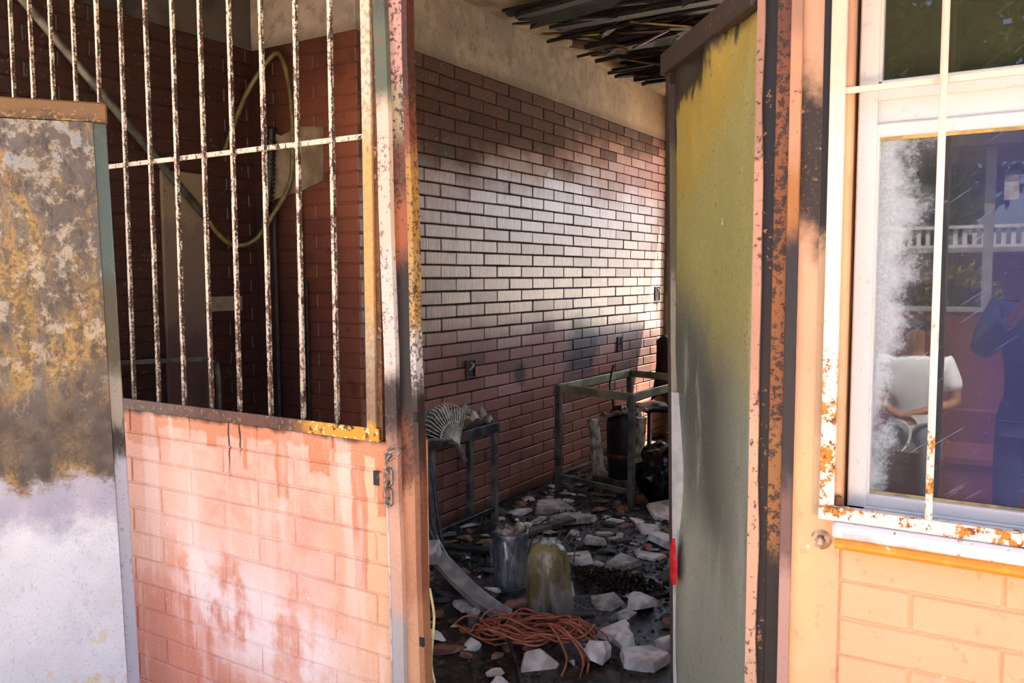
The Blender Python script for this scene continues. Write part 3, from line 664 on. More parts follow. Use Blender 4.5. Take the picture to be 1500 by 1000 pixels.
# ------------------------------------------------------------------ charred ceiling boards (pieces of the ceiling)
rb = random.Random(11)
def plank(L, w, t, jag=.05, N=6, rr=rb):
    """board along x with splintered ends"""
    b = MB(); pts = []
    for i in range(N + 1): pts.append((-L / 2 + rr.uniform(-jag, jag), -w / 2 + w * i / N))
    for i in range(N + 1): pts.append((L / 2 + rr.uniform(-jag, jag), w / 2 - w * i / N))
    return b.prism(pts, -t, 0)
yy = 4.34
k = 0
while yy < 6.75:
    w = rb.uniform(.075, .13)
    x0 = -2.70 + max(0, (yy - 5.2)) * -.10 + rb.uniform(-.12, .10); x1 = rb.uniform(-.9, -.5)
    o = plank(x1 - x0, w, rb.uniform(.016, .03)).build('board', CHAR, ceil, loc=((x0 + x1) / 2, yy, 3.16 - rb.uniform(0, .05)))
    o.rotation_euler = (rb.uniform(-.5, .5), rb.uniform(-.05, .05), rb.uniform(-.09, .09))
    yy += w * rb.uniform(.85, 1.25)
PALEW = simple('scorched_pale_board', '#6d5c30', '#a8924e', .7, 9)
BROWNW = simple('scorched_brown_board', '#3b2a1c', '#5c4530', .7, 9)
for (x, y, z, L, w, rx, ry, rz, mt) in ((-2.05, 5.05, 3.09, .30, .12, .35, .10, .5, PALEW), (-2.62, 5.35, 3.10, .34, .10, -.3, .14, .5, BROWNW), (-2.50, 5.75, 3.07, .26, .10, .3, .22, .35, BROWNW),
                                       (-2.30, 6.10, 3.08, .30, .08, .3, -.1, -.2, CHAR), (-2.72, 4.75, 3.13, .40, .12, .2, .05, .2, CHAR), (-1.75, 5.55, 3.09, .4, .10, .4, .1, .1, CHAR), (-2.66, 5.05, 3.12, .35, .09, .4, .05, .4, PALEW)) + tuple((rb.uniform(-2.75, -1.6), rb.uniform(4.4, 6.4), rb.uniform(3.06, 3.12), rb.uniform(.15, .45), rb.uniform(.05, .12), rb.uniform(-.6, .6), rb.uniform(-.2, .2), rb.uniform(-.7, .7), rb.choice((CHAR, CHAR, BROWNW))) for _ in range(16)):
    o = plank(L, w, .012).build('board', mt, ceil, loc=(x, y, z)); o.rotation_euler = (rx, ry, rz)

# ------------------------------------------------------------------ alcove contents
PATCH = simple('old_patch_plaster', '#6a5a44', '#8c7a5f', .85, 6, kind='world')
TAUPE = zmat('taupe_panel_paint', [(.3, '#4a3c35'), (1.0, '#5b463c'), (1.5, '#6c5b4c'), (2.1, '#7c6b4f')], jit=.4, flecks=('#3a2a22', .58, .66))
tp = boxes('wall_panel', TAUPE, [((-3.772, 2.70, .02), (-3.752, 2.96, 2.06))], was, .004)
b = MB(); pts = [(-3.70, 1.93), (-3.56, 1.96), (-3.38, 1.99), (-3.24, 2.03), (-3.23, 2.31), (-3.42, 2.33), (-3.55, 2.29), (-3.70, 2.36)]
b.add([(x, 3.316, z) for x, z in pts] + [(x, 3.308, z) for x, z in pts], [tuple(range(8)), tuple(reversed(range(8, 16)))] + [(i, (i + 1) % 8, 8 + (i + 1) % 8, 8 + i) for i in range(8)])
b.build('plaster_patch', PATCH, wab)
boxes('plaster_patch', PATCH, [((-3.776, 2.99, 1.335), (-3.768, 3.20, 1.415))], was, .002)
PIPE = simple('grey_pole_metal', '#6c6a5c', '#4a4638', .5, 14, .3)
tag(MB().tube([(-3.68, 1.98, 2.72), (-3.70, 2.40, 2.33), (-3.72, 2.95, 1.82)], .019, 12).build('leaning_pole', PIPE, smooth=True), 'long grey metal pole leaning across the alcove wall', 'pole')
def smooth_path(pts, n=8):
    pts = [Vector(p) for p in pts]; out = []
    for i in range(len(pts) - 1):
        p0, p1, p2, p3 = pts[max(i - 1, 0)], pts[i], pts[i + 1], pts[min(i + 2, len(pts) - 1)]
        for j in range(n):
            t = j / n; out.append(.5 * ((2 * p1) + (-p0 + p2) * t + (2 * p0 - 5 * p1 + 4 * p2 - p3) * t * t + (-p0 + 3 * p1 - 3 * p2 + p3) * t ** 3))
    return out + [pts[-1]]
YHOSE = simple('dull_yellow_hose', '#4c431c', '#6a5e2e', .5, 20)
tag(MB().tube(smooth_path([(-3.745, 3.08, 2.18), (-3.70, 3.20, 2.50), (-3.58, 3.27, 2.70), (-3.50, 3.28, 2.70), (-3.44, 3.28, 2.50), (-3.43, 3.28, 2.20), (-3.46, 3.28, 2.02), (-3.56, 3.25, 1.86), (-3.66, 3.2, 1.72), (-3.73, 3.10, 1.70), (-3.75, 2.99, 1.80), (-3.75, 2.95, 1.92)]), .013, 10).build('garden_hose', YHOSE, smooth=True),
    'dull yellow hose looped in the brick corner behind the bars', 'hose')
BLKP = simple('black_pipe', '#15110e', '#2f261d', .5, 20)
pp = tag(MB().tube(smooth_path([(-3.60, 3.29, 2.34), (-3.61, 3.28, 2.1), (-3.63, 3.27, 1.93), (-3.68, 3.28, 1.80)]), .022, 10).build('corrugated_pipe', BLKP, smooth=True), 'short black corrugated pipe on the plaster patch', 'pipe')
for q in range(14): MB().tube([(-3.6 + math.cos(t * .628) * .025 - .002 * q, 3.283 + math.sin(t * .628) * .025, 2.26 - q * .025) for t in range(10)], .006, 6, True).build('rib', BLKP, pp)
tag(MB().tube([(-3.60, 3.295, 1.90), (-3.60, 3.297, 1.2), (-3.60, 3.297, 0.0)], .012, 8).build('conduit', BLKP), 'black conduit running down the alcove corner', 'pipe')
tag(MB().tube([(-3.40, 3.297, 1.96), (-3.40, 3.297, 1.2), (-3.40, 3.297, 0.0)], .010, 8).tube([(-3.365, 3.297, 1.5), (-3.365, 3.297, .6), (-3.365, 3.297, 0.0)], .008, 8).build('conduit', BLKP), 'pair of thin dark conduits beside the broken plaster patch', 'pipe')
tag(MB().bar((-3.60, 2.22, 1.13), (-3.50, 2.75, 1.115), .03, .02).tube([(-3.50, 2.75, 1.115), (-3.50, 2.80, 1.09), (-3.50, 2.81, 1.0), (-3.50, 2.81, 0)], .014).tube([(-3.60, 2.22, 1.13), (-3.60, 2.22, 0)], .014).build('bent_rail', PIPE), 'bent grey metal rail standing in the dark alcove', 'rail')

# ------------------------------------------------------------------ sockets burnt out of the wall
def socket(y, z, w, h, label, mat2):
    t = thing('socket_box', label, 'socket', (-3.0, y, z))
    b = MB(); d = .012
    b.box((-.004, -w / 2 - .006, -h / 2 - .006), (d, -w / 2, h / 2 + .006)).box((-.004, w / 2, -h / 2 - .006), (d, w / 2 + .006, h / 2 + .006)).box((-.004, -w / 2, h / 2), (d, w / 2, h / 2 + .006)).box((-.004, -w / 2, -h / 2 - .006), (d, w / 2, -h / 2))
    b.build('rim', BLKP, t)
    boxes('back_plate', KB, [((-.004, -w / 2, -h / 2), (.004, w / 2, h / 2))], t)
    MB().tube(smooth_path([(.004, -w * .2, -h * .1), (.02, w * .1, h * .15), (.016, w * .25, h * .3), (.004, w * .1, h * .35)]), .006, 6).build('wire', mat2, t)
socket(4.316, .942, .085, .10, 'burnt out socket box with a loose pale wire', simple('pale_wire', '#b9ab98', '#8c7a66', .6))
socket(6.549, .946, .09, .11, 'small black socket box above the steel frame table', BLKP)
socket(7.375, 1.355, .10, .12, 'black square socket box high beside the door edge', BLKP)

# ------------------------------------------------------------------ narrow table with the leaf rake
SOOTM = simple('sooty_table_metal', '#1c1a19', '#4a4745', .4, 14, .4)
tb = thing('work_table', 'narrow sooty steel table against the brick wall', 'table', (-2.87, 3.9, 0))
def tpart(n, m_, b_, bev=.002):
    o = b_.build(n, m_, tb, bev); o.matrix_parent_inverse = Matrix.Translation((2.87, -3.9, 0)); return o
tpart('table_top', SOOTM, MB().box((-2.985, 3.46, .612), (-2.755, 4.272, .634)))
tpart('apron', simple('table_apron', '#3c3835', '#6a6460', .35, 8, .4), MB().box((-2.758, 3.46, .575), (-2.75, 4.272, .634)))
tpart('apron', SOOTM, MB().box((-2.985, 4.266, .575), (-2.75, 4.274, .634)))
_lgm = simple('table_leg_metal', '#7d7a70', '#55524a', .5, 10, .2)
for (x, y) in ((-2.775, 4.25), (-2.775, 3.62), (-2.96, 4.25), (-2.96, 3.62)): tpart('leg', _lgm, MB().box((x - .018, y - .018, 0), (x + .018, y + .018, .613)))
tpart('stretcher', SOOTM, MB().bar((-2.775, 3.62, .10), (-2.775, 4.25, .10), .03))
rk = thing('leaf_rake', 'fan-shaped pale wire leaf rake head hanging over the table edge', 'rake', (-2.72, 3.82, .56))
RKM = simple('rake_wire', '#d2cdba', '#a8a28f', .5, 30, .1)
hub = Vector((-2.725, 3.80, .575)); tips = []
for i in range(17):
    t = i / 16; a = R(155 - 108 * t)
    tip = Vector((-2.755 - .05 * math.sin(a), 3.80 + .26 * math.cos(a), .575 + .235 * math.sin(a)))
    if i < 6: tip.z = max(tip.z, .655)
    tips.append(tip)
    o = MB().tube([hub + Vector((0, .004 * (8 - i) * -.3, 0)), hub.lerp(tip, .5), hub.lerp(tip, .93), tip + Vector((-.022, 0, -.004))], .0026, 6).build('tine', RKM, rk); o.matrix_parent_inverse = Matrix.Translation((2.72, -3.82, -.56))
o = MB().tube([hub.lerp(t, .55) + Vector((.004, 0, 0)) for t in tips], .005, 6).build('brace', RKM, rk); o.matrix_parent_inverse = Matrix.Translation((2.72, -3.82, -.56))
o = MB().tube([hub + Vector((-.01, -.05, .035)), hub, hub + Vector((.01, .055, -.10))], [.012, .016, .014], 10).build('ferrule', simple('rake_ferrule', '#8b7f6e', '#5d5348', .5, 30), rk); o.matrix_parent_inverse = Matrix.Translation((2.72, -3.82, -.56))
o = MB().tube([hub + Vector((-.01, -.05, .035)), hub + Vector((-.05, -.30, .075))], .011, 10).build('handle_stub', simple('rake_stub', '#6a625a', '#4c463f', .6, 20), rk); o.matrix_parent_inverse = Matrix.Translation((2.72, -3.82, -.56))
def crumple(name, label, cat, loc, sx, sy, h, mat, seed, rot=(0, 0, 0), n=9, th=.003, group=None):
    def fn(u, v):
        p = Vector((u * 3, v * 3, seed)); return ((u - .5) * sx * (1 + .25 * nz(p, 1.4)), (v - .5) * sy * (1 + .25 * nz(p, 1.7, 3)), max(.002, h * (.5 + nz(p, 1.6, 5)) * (1 if 0 < u < 1 and 0 < v < 1 else .6)))
    o = MB().sheet(fn, n, n, th).build(name, mat, smooth=False); o.location = loc; o.rotation_euler = rot
    return tag(o, label, cat, group)
CREAM = simple('scorched_cream_sheet', '#b0a48d', '#574b3d', .6, 14)
WHITEP = simple('dirty_white', '#c9c5bd', '#8d877e', .6, 12)
crumple('crumpled_sheet', 'crumpled scorched cream sheet on the sooty table', 'sheet', (-2.86, 4.02, .64), .20, .30, .12, CREAM, 3.1)
crumple('crumpled_sheet', 'dark crumpled debris along the sooty table top', 'sheet', (-2.88, 3.74, .64), .2, .40, .08, simple('dark_debris', '#2c2722', '#5a5148', .7, 18), 8.4)
tag(boxes('metal_offcut', simple('offcut_metal', '#55504c', '#77706a', .5, 8, .3), [((-.003, -.15, 0), (.003, .15, .10))], bevel=.001), 'grey metal offcut leaning on the wall above the table', 'metal plate')
o = bpy.data.objects['metal_offcut']; o.location = (-2.955, 3.90, .65); o.rotation_euler = (0, R(-12), 0)
o = crumple('crumpled_cup', 'small white crumpled cup at the corner of the sooty table', 'cup', (-2.80, 4.20, .635), .06, .06, .05, WHITEP, 5.5)

# ------------------------------------------------------------------ bare steel frame table
ft = thing('frame_table', 'bare greenish steel table frame without a top', 'table frame', (-2.5, 5.6, 0))
FTM = simple('greenish_frame_steel', '#75775a', '#a09f80', .4, 8, .2); FTD = simple('dark_frame_steel', '#45453e', '#6a6860', .5, 10, .2)
A, B_, C_, D = Vector((-2.85, 5.20, .73)), Vector((-2.21, 5.03, .73)), Vector((-2.15, 6.13, .73)), Vector((-2.79, 6.30, .73))
def fpart(n, m_, a, b_, w, h):
    o = MB().bar(a, b_, w, h).build(n, m_, ft, .002); o.matrix_parent_inverse = Matrix.Translation((2.5, -5.6, 0))
for a, b_ in ((A, B_), (B_, C_), (C_, D), (D, A)): fpart('top_rail', FTM, a, b_, .012, .055)
for p in (A, B_, C_, D): fpart('leg', FTD, p + Vector((0, 0, .02)), Vector((p.x, p.y, 0)), .040, .040)
for a, b_ in ((A, B_), (D, A)): fpart('lower_rail', FTD, Vector((a.x, a.y, .10)), Vector((b_.x, b_.y, .10)), .03, .03)

# burnt machine under it
mc = thing('burnt_machine', 'burnt machine with black drum and peeling cream casing under the steel frame', 'machine', (-2.52, 5.62, 0), (0, 0, R(-12)))
BLK = simple('black_melted', '#0b0a0a', '#211d1a', .45, 12)
MB().lathe([(.10, .0), (.125, .04), (.13, .20), (.135, .42), (.12, .50), (.08, .54), (.03, .55)], 24, lambda p, t: p * (1 + .05 * math.sin(3 * t + p.z * 8))).build('drum', BLK, mc, smooth=True)
for (x, y, rz, w, h, lean) in ((.165, -.10, 0, .035, .52, .05), (-.17, -.08, 0, .03, .46, -.18)):
    b = MB().box((-w / 2, -.06, 0), (w / 2, .05, h)); o = b.build('casing_side', CREAM, mc, .004, loc=(x, y, 0)); o.rotation_euler = (R(-3), lean, rz)
crumple_top = MB().sheet(lambda u, v: ((u - .5) * .28, (v - .5) * .22 - .02, .50 + .07 * u + .05 * nz((u * 3, v * 3, 2), 1.5)), 8, 8, .02).build('peeled_casing', CREAM, mc)
MB().lathe([(.136, .20), (.141, .205), (.141, .225), (.136, .23)], 24).build('band', simple('rust_orange_band', '#7a3a1c', '#4a2413', .7, 20), mc)
MB().box((-.20, -.14, 0), (.20, .13, .05)).build('base', simple('machine_base', '#3a3026', '#5d4d3c', .8, 10), mc, .006)
MB().tube(smooth_path([(-.14, .05, .45), (-.12, .0, .62), (-.16, .02, .72), (-.15, .05, .86)]), .008, 6).build('cable', BLK, mc)

# black melted heaps to the right of the frame
def blob(name, label, cat, loc, sx, sy, sz, mat, seed, amp=.35, sub=4, fr=2.2, rot=0, group=None):
    bm = bmesh.new(); bmesh.ops.create_icosphere(bm, subdivisions=sub, radius=1)
    for v in bm.verts:
        p = v.co.copy(); d = 1 + amp * nz(p, fr, seed) + amp * .4 * nz(p, fr * 2.7, seed + 5)
        q = p * d; v.co = (q.x * sx, q.y * sy, max(q.z, -.55) * sz)
    z0 = min(v.co.z for v in bm.verts)
    for v in bm.verts: v.co.z -= z0
    me = bpy.data.meshes.new(name); bm.to_mesh(me); bm.free(); me.materials.append(mat)
    for f in me.polygons: f.use_smooth = True
    o = bpy.data.objects.new(name, me); link(o); o.location = loc; o.rotation_euler = (0, 0, rot)
    return tag(o, label, cat, group)
BAG = simple('black_bag_plastic', '#08080a', '#17171c', .18, 6, bump=.5)
blob('rubbish_bag', 'glossy black rubbish bag beside the frame leg', 'bag', (-2.10, 5.42, 0), .22, .22, .24, BAG, 9.0, .30, 4, 3.4)
ck = thing('charred_chair', 'black charred chair with a drooping curved back', 'chair', (-2.72, 6.75, 0))
def chp(n, b_, **k_):
    o = b_.build(n, BLK, ck, **k_); o.matrix_parent_inverse = Matrix.Translation((2.72, -6.75, 0))
chp('backrest', MB().sheet(lambda u, v: (-2.78 + .32 * u + .05 * math.sin(v * 2), 6.62 + .10 * math.cos(u * 3), .45 + .52 * v * (1 - .35 * u * u) + .06 * math.sin(u * 5)), 12, 10, .03), smooth=True)
chp('seat', MB().sheet(lambda u, v: (-2.85 + .42 * u, 6.45 + .40 * v, .43 + .03 * nz((u * 2, v * 2, 0), 2)), 8, 8, .03), smooth=True)
for x, y in ((-2.83, 6.48), (-2.46, 6.48), (-2.83, 6.82), (-2.46, 6.82)): chp('leg', MB().bar((x, y, 0), (x, y, .43), .03))
cr = thing('slatted_crate', 'small burnt crate with pale ribs beyond the frame leg', 'crate', (-2.28, 6.0, 0), (0, 0, .3))
for q in range(5): MB().box((-.012, -.01, 0), (.012, .01, .34)).build('slat', simple('pink_grey_slat', '#8a7068', '#5a463f', .7) if q == 0 else bpy.data.materials['pink_grey_slat'], cr, .002, loc=(-.1 + q * .05, 0, 0)).rotation_euler = (0, .12, 0)
MB().box((-.14, -.012, .06), (.14, .0, .09)).build('rail', FTD, cr)

# ------------------------------------------------------------------ things on the floor
def m_wrap(name, c1, c2, c3):
    m = Mat(name); x, y, z = m.xyz('obj'); a = m.noise(6, 6, .65, st=(1, 1, .35), kind='obj'); b = m.noise(18, 6, .7, st=(1, 1, .4), kind='obj', off=4)
    c = m.layers(c1, (m.ss(a, .42, .56), c2), (m.ss(b, .52, .62) * .7, c3), (m.ss(b, .62, .68) * .5, '#c9c8bf'), (m.ss(z + (a - .5) * .1, .05, .0) * .6, '#1a1712'))
    return m.done(c, .28, 0, (b + a, .6, .01), .6)
def jug(name, label, loc, r, h, cols, seed, rot=0.0, bucket=False):
    t = thing(name, label, 'container', loc, (0, 0, rot))
    def wob(p, a): return Vector((p.x * (1 + .10 * nz((math.cos(a), math.sin(a), p.z * 3), 1.5, seed)), p.y * (1 + .10 * nz((math.cos(a), math.sin(a), p.z * 3), 1.5, seed + 3)), p.z + .018 * nz((p.x * 9, p.y * 9, p.z * 4), 1.0, seed)))
    pro = [(r * .80, 0), (r * .86, .012), (r * .90, h * .3), (r * .97, h * .7), (r * 1.04, h * .93), (r * 1.02, h * .99), (r * .92, h * 1.0), (r * .86, h * .95), (r * .4, h * .93)] if bucket else None
    bd_ = MB().lathe(pro or [(r * .86, .0), (r * .98, .012), (r, h * .3), (r * .97, h * .62), (r * .93, h * .80), (r * .78, h * .93), (r * .50, h), (r * .2, h * 1.0)], 40, wob).build('body', m_wrap(name + '_plastic' + str(seed), *cols), t, smooth=True)
    MB().lathe([(r * .36, h * .95), (r * .40, h * .985), (r * .34, h * 1.01), (r * .1, h * 1.015)] if not bucket else [(r * .85, h * .93), (r * .80, h * 1.02), (r * .55, h * 1.05), (r * .2, h * 1.0)], 28, lambda p, a: wob(p, a) + Vector((0, 0, .012 * math.sin(a * 5 + seed) + .008 * math.sin(a * 11)))).build('lid', simple('jug_lid' + str(seed), '#b4c8ba' if seed > 4 else '#b0a592', '#6f8778' if seed > 4 else '#6a5c48', .4, 20), t, smooth=True)
    m = Mat('clear_wrap' + str(seed)); nn = m.noise(14, 5, .7, st=(1, 1, .3), kind='obj')
    tr = m.n.new('ShaderNodeBsdfTransparent'); gl = m.n.new('ShaderNodeBsdfGlossy'); gl.inputs['Roughness'].default_value = .15; gl.inputs['Color'].default_value = (.8, .82, .8, 1)
    df = m.n.new('ShaderNodeBsdfDiffuse'); df.inputs['Color'].default_value = (.55, .55, .5, 1)
    a1 = m.n.new('ShaderNodeMixShader'); a1.inputs[0].default_value = .55; m.l.new(gl.outputs[0], a1.inputs[1]); m.l.new(df.outputs[0], a1.inputs[2])
    a2 = m.n.new('ShaderNodeMixShader'); m.put(a2.inputs[0], m.ss(nn, .50, .62) * .5 + .04); m.l.new(tr.outputs[0], a2.inputs[1]); m.l.new(a1.outputs[0], a2.inputs[2])
    bp = m.n.new('ShaderNodeBump'); bp.inputs['Strength'].default_value = .8; bp.inputs['Distance'].default_value = .01; m.put(bp.inputs['Height'], nn); m.l.new(bp.outputs[0], gl.inputs['Normal'])
    m.l.new(a2.outputs[0], m.n['Material Output'].inputs[0])
    def wob2(p, a): return Vector((p.x, p.y, p.z)) * 1.0 + Vector((math.cos(a), math.sin(a), 0)) * (.012 * math.sin(a * 7 + p.z * 14 + seed) + .010 * nz((math.cos(a) * 2, math.sin(a) * 2, p.z * 5), 1.4, seed))
    MB().lathe([(r * 1.22, .002), (r * 1.16, h * .12), (r * 1.10, h * .45), (r * 1.07, h * .75), (r * 1.0, h * .9)], 44, wob2, cap=False).build('plastic_wrap', m.mat, bd_, smooth=True)
    return t
jug('wrapped_container', 'olive-yellow melted container in clear plastic wrap on the wet floor', (-1.829, 3.244, 0), .100, .315, ('#968650', '#665a30', '#b8aa70'), 6.3)
jug('wrapped_container', 'charcoal grey melted container in torn plastic behind the yellow one', (-2.14, 3.42, 0), .088, .28, ('#34353a', '#5c5d63', '#a09a8c'), 2.1, 0.0, True)

# orange cord tangle
rc = random.Random(5); b = MB()
CORD = simple('faded_orange_cord', '#bd6e4a', '#96492c', .5, 30)
cc = Vector((-1.74, 2.93, 0))
ax1 = Vector((.80, .42, 0)).normalized(); ax2 = Vector((-.42, .80, 0))
for q in range(13):
    l, w = rc.uniform(.13, .25), rc.uniform(.045, .12); ph = rc.uniform(0, 6.28); off = Vector((rc.uniform(-.03, .03), rc.uniform(-.03, .03), 0)) + ax1 * rc.uniform(-.06, .06)
    tl = rc.uniform(-.5, .5); z0 = rc.uniform(.02, .075); pts = []
    for i in range(36):
        t = 2 * math.pi * i / 36
        p = cc + off + ax1.lerp(ax2, tl * .5).normalized() * (l * math.cos(t)) + ax2 * (w * math.sin(t)) * (1 + .25 * math.sin(2 * t + ph))
        p.z = z0 + .022 * math.sin(t * 2 + ph) + .012 * math.sin(t * 5 + ph)
        p.z = max(p.z, .008); pts.append(p)
    b.tube(pts, .0042, 6, True)
for q in range(9):
    a = rc.uniform(-.9, .8); p0 = cc + ax1 * rc.uniform(.0, .12); d = Vector((math.cos(a) * .8 + .3, math.sin(a), 0)).normalized(); L = rc.uniform(.16, .30)
    b.tube(smooth_path([p0 + Vector((0, 0, .06)), p0 + d * L * .35 + Vector((0, 0, .10)), p0 + d * L * .8 + Vector((.02, 0, .04)), p0 + d * L + Vector((.01, -.06, .008))]), .0042, 6)
tag(b.build('cord_tangle', CORD, smooth=True), 'tangle of faded orange cord on the wet black floor', 'cord')

# melted grey channel running from the jamb, its bracket, hoses
GUT = simple('grey_melted_channel', '#8a8883', '#b5b2aa', .3, 10)
path = smooth_path([(-2.50, 3.22, .16), (-2.38, 3.18, .13), (-2.22, 3.12, .075), (-2.05, 3.06, .035), (-1.92, 3.02, .02)])
vs, fs = [], []; prof = [(-.045, .035), (-.038, .0), (.038, .0), (.045, .035), (.040, .035), (.033, .006), (-.033, .006), (-.040, .035)]
for i, p in enumerate(path):
    d = (path[min(i + 1, len(path) - 1)] - path[max(i - 1, 0)]).normalized(); sd = d.cross(Vector((0, 0, 1))).normalized()
    for a, h in prof: vs.append(p + sd * a + Vector((0, 0, h)))
n = len(prof)
for i in range(len(path) - 1): fs += [(i * n + j, i * n + (j + 1) % n, (i + 1) * n + (j + 1) % n, (i + 1) * n + j) for j in range(n)]
fs += [tuple(range(n)), tuple(reversed(range((len(path) - 1) * n, len(path) * n)))]
tag(MB().add(vs, fs).build('melted_channel', GUT), 'bent grey melted plastic channel sloping onto the floor', 'channel')
tag(MB().box((-.05, -.06, .0), (.05, .06, .075)).build('junction_box', WHITEP, bevel=.008, loc=(-2.42, 3.14, .165)), 'dirty white box on the end of the grey channel', 'box')
bpy.data.objects['junction_box'].rotation_euler = (.2, -.15, .4)
HOSE = simple('dark_blue_hose', '#23272c', '#3f464e', .35, 14)
tag(MB().tube(smooth_path([(-2.72, 3.46, .60), (-2.66, 3.42, .35), (-2.62, 3.40, .22), (-2.48, 3.36, .08), (-2.30, 3.28, .025), (-2.08, 3.20, .022)]), .022, 10).build('drain_hose', HOSE, smooth=True), 'thick dark grey hose curving down beside the door jamb', 'hose')
tag(MB().tube(smooth_path([(-2.66, 3.46, .56), (-2.60, 3.44, .30), (-2.56, 3.42, .12), (-2.60, 3.38, .015)]), .010, 8).build('drain_hose', HOSE, smooth=True), 'thin dark hose hanging beside the table leg', 'hose')
tag(MB().tube(smooth_path([(-1.492, FY + .03, .60), (-1.480, FY + .035, .52), (-1.486, FY + .035, .44), (-1.496, FY + .04, .36), (-1.482, FY + .04, .30), (-1.47, FY + .045, .22), (-1.46, FY + .05, .0)]), .0042, 8).build('hanging_cable', simple('cream_cable', '#b9a878', '#8d7d58', .5), smooth=True), 'thin cream cable hanging down the inside of the door jamb', 'cable')
tag(MB().lathe([(.026, 0), (.026, .05), (.030, .055), (.030, .07), (.024, .07), (.022, .02), (.01, .02)], 20).build('pipe_stub', GUT, smooth=True, loc=(-2.03, 2.935, 0)), 'short grey pipe stub standing in the wet ash', 'pipe')
tag(MB().bar((-1.78, 2.82, .06), (-1.52, 2.52, .012), .012, .022).build('metal_rod', SOOTM), 'dark metal strip lying in front of the orange cord', 'rod')
tag(MB().bar((-2.12, 3.20, .02), (-1.98, 3.31, .05), .012, .02).build('metal_rod', SOOTM), 'short bent metal bracket between the two containers', 'rod')
tag(MB().bar((-2.92, 3.62, .03), (-2.30, 3.72, .05), .06, .02).build('charred_plank', CHAR), 'charred plank lying under the narrow table', 'plank')
tag(MB().bar((-2.52, 3.95, .03), (-2.34, 4.45, .05), .07, .02).build('charred_plank', simple('grey_plank', '#6b6258', '#3d352d', .8, 10)), 'grey weathered plank end beyond the table leg', 'plank')
rkk = thing('wire_rack', 'bent wire rack among the rubble behind the containers', 'rack', (-2.12, 3.78, 0), (0, 0, .5))
for q in range(7): MB().tube([(-.12 + .04 * q, 0, .0), (-.11 + .04 * q, -.02, .10 + .01 * (q % 3)), (-.08 + .045 * q, -.05, .19)], .004, 6).build('rod', simple('rack_wire', '#8a7d74', '#5a4c46', .5, 20) if q == 0 else bpy.data.materials['rack_wire'], rkk)
MB().tube([(-.14, -.01, .05), (.16, -.01, .06)], .005, 6).build('rail', bpy.data.materials['rack_wire'], rkk)

# rubble: broken plaster and brick pieces
rs = random.Random(21)
def shard_mesh(name, mat, r, t, irr=.35, n=None, rr=rs):
    n = n or rr.randint(4, 7); pts = []; a0 = rr.uniform(0, 6.28)
    for i in range(n):
        a = a0 + 2 * math.pi * (i + rr.uniform(-.3, .3)) / n; q = r * (1 + rr.uniform(-irr, irr)); pts.append((q * math.cos(a), q * math.sin(a) * .72))
    b = MB(); m_ = len(pts)
    top = [(x * rr.uniform(.82, .95), y * rr.uniform(.82, .95), t * rr.uniform(.8, 1.15)) for x, y in pts]
    b.add([(x, y, 0) for x, y in pts] + top, [tuple(reversed(range(m_))), tuple(range(m_, 2 * m_))] + [(i, (i + 1) % m_, m_ + (i + 1) % m_, m_ + i) for i in range(m_)])
    return b.mesh(name, mat, .002)
def chunk_mesh(name, mat, r, t, rr=rs):
    bm = bmesh.new()
    for i in range(18):
        a = rr.uniform(0, 6.28); q = rr.random() ** .35; zc = rr.uniform(0, 1)
        bm.verts.new((r * q * math.cos(a) * (1 - .35 * zc), r * .75 * q * math.sin(a) * (1 - .35 * zc), t * zc))
    bmesh.ops.convex_hull(bm, input=list(bm.verts))
    for v in [v for v in bm.verts if not v.link_faces]: bm.verts.remove(v)
    z0 = min(v.co.z for v in bm.verts)
    for v in bm.verts: v.co.z -= z0
    me = bpy.data.meshes.new(name); bm.to_mesh(me); bm.free(); me.materials.append(mat); return me
GREYP = simple('grey_broken_plaster', '#bdb8b0', '#85807a', .85, 16, bump=.6)
PALEP = simple('pale_broken_plaster', '#e4ded4', '#b5ada2', .85, 14, bump=.6)
BROWNP = simple('burnt_brick_rubble', '#906850', '#5a4030', .85, 14, bump=.6)
DARKP = simple('sooty_rubble', '#3d362f', '#221d19', .7, 14, bump=.6)
def put_shard(mesh, name, label, cat, x, y, rot, group=None, z=0.0):
    o = bpy.data.objects.new(name, mesh); link(o); o.location = (x, y, z); o.rotation_euler = rot
    return tag(o, label, cat, group)
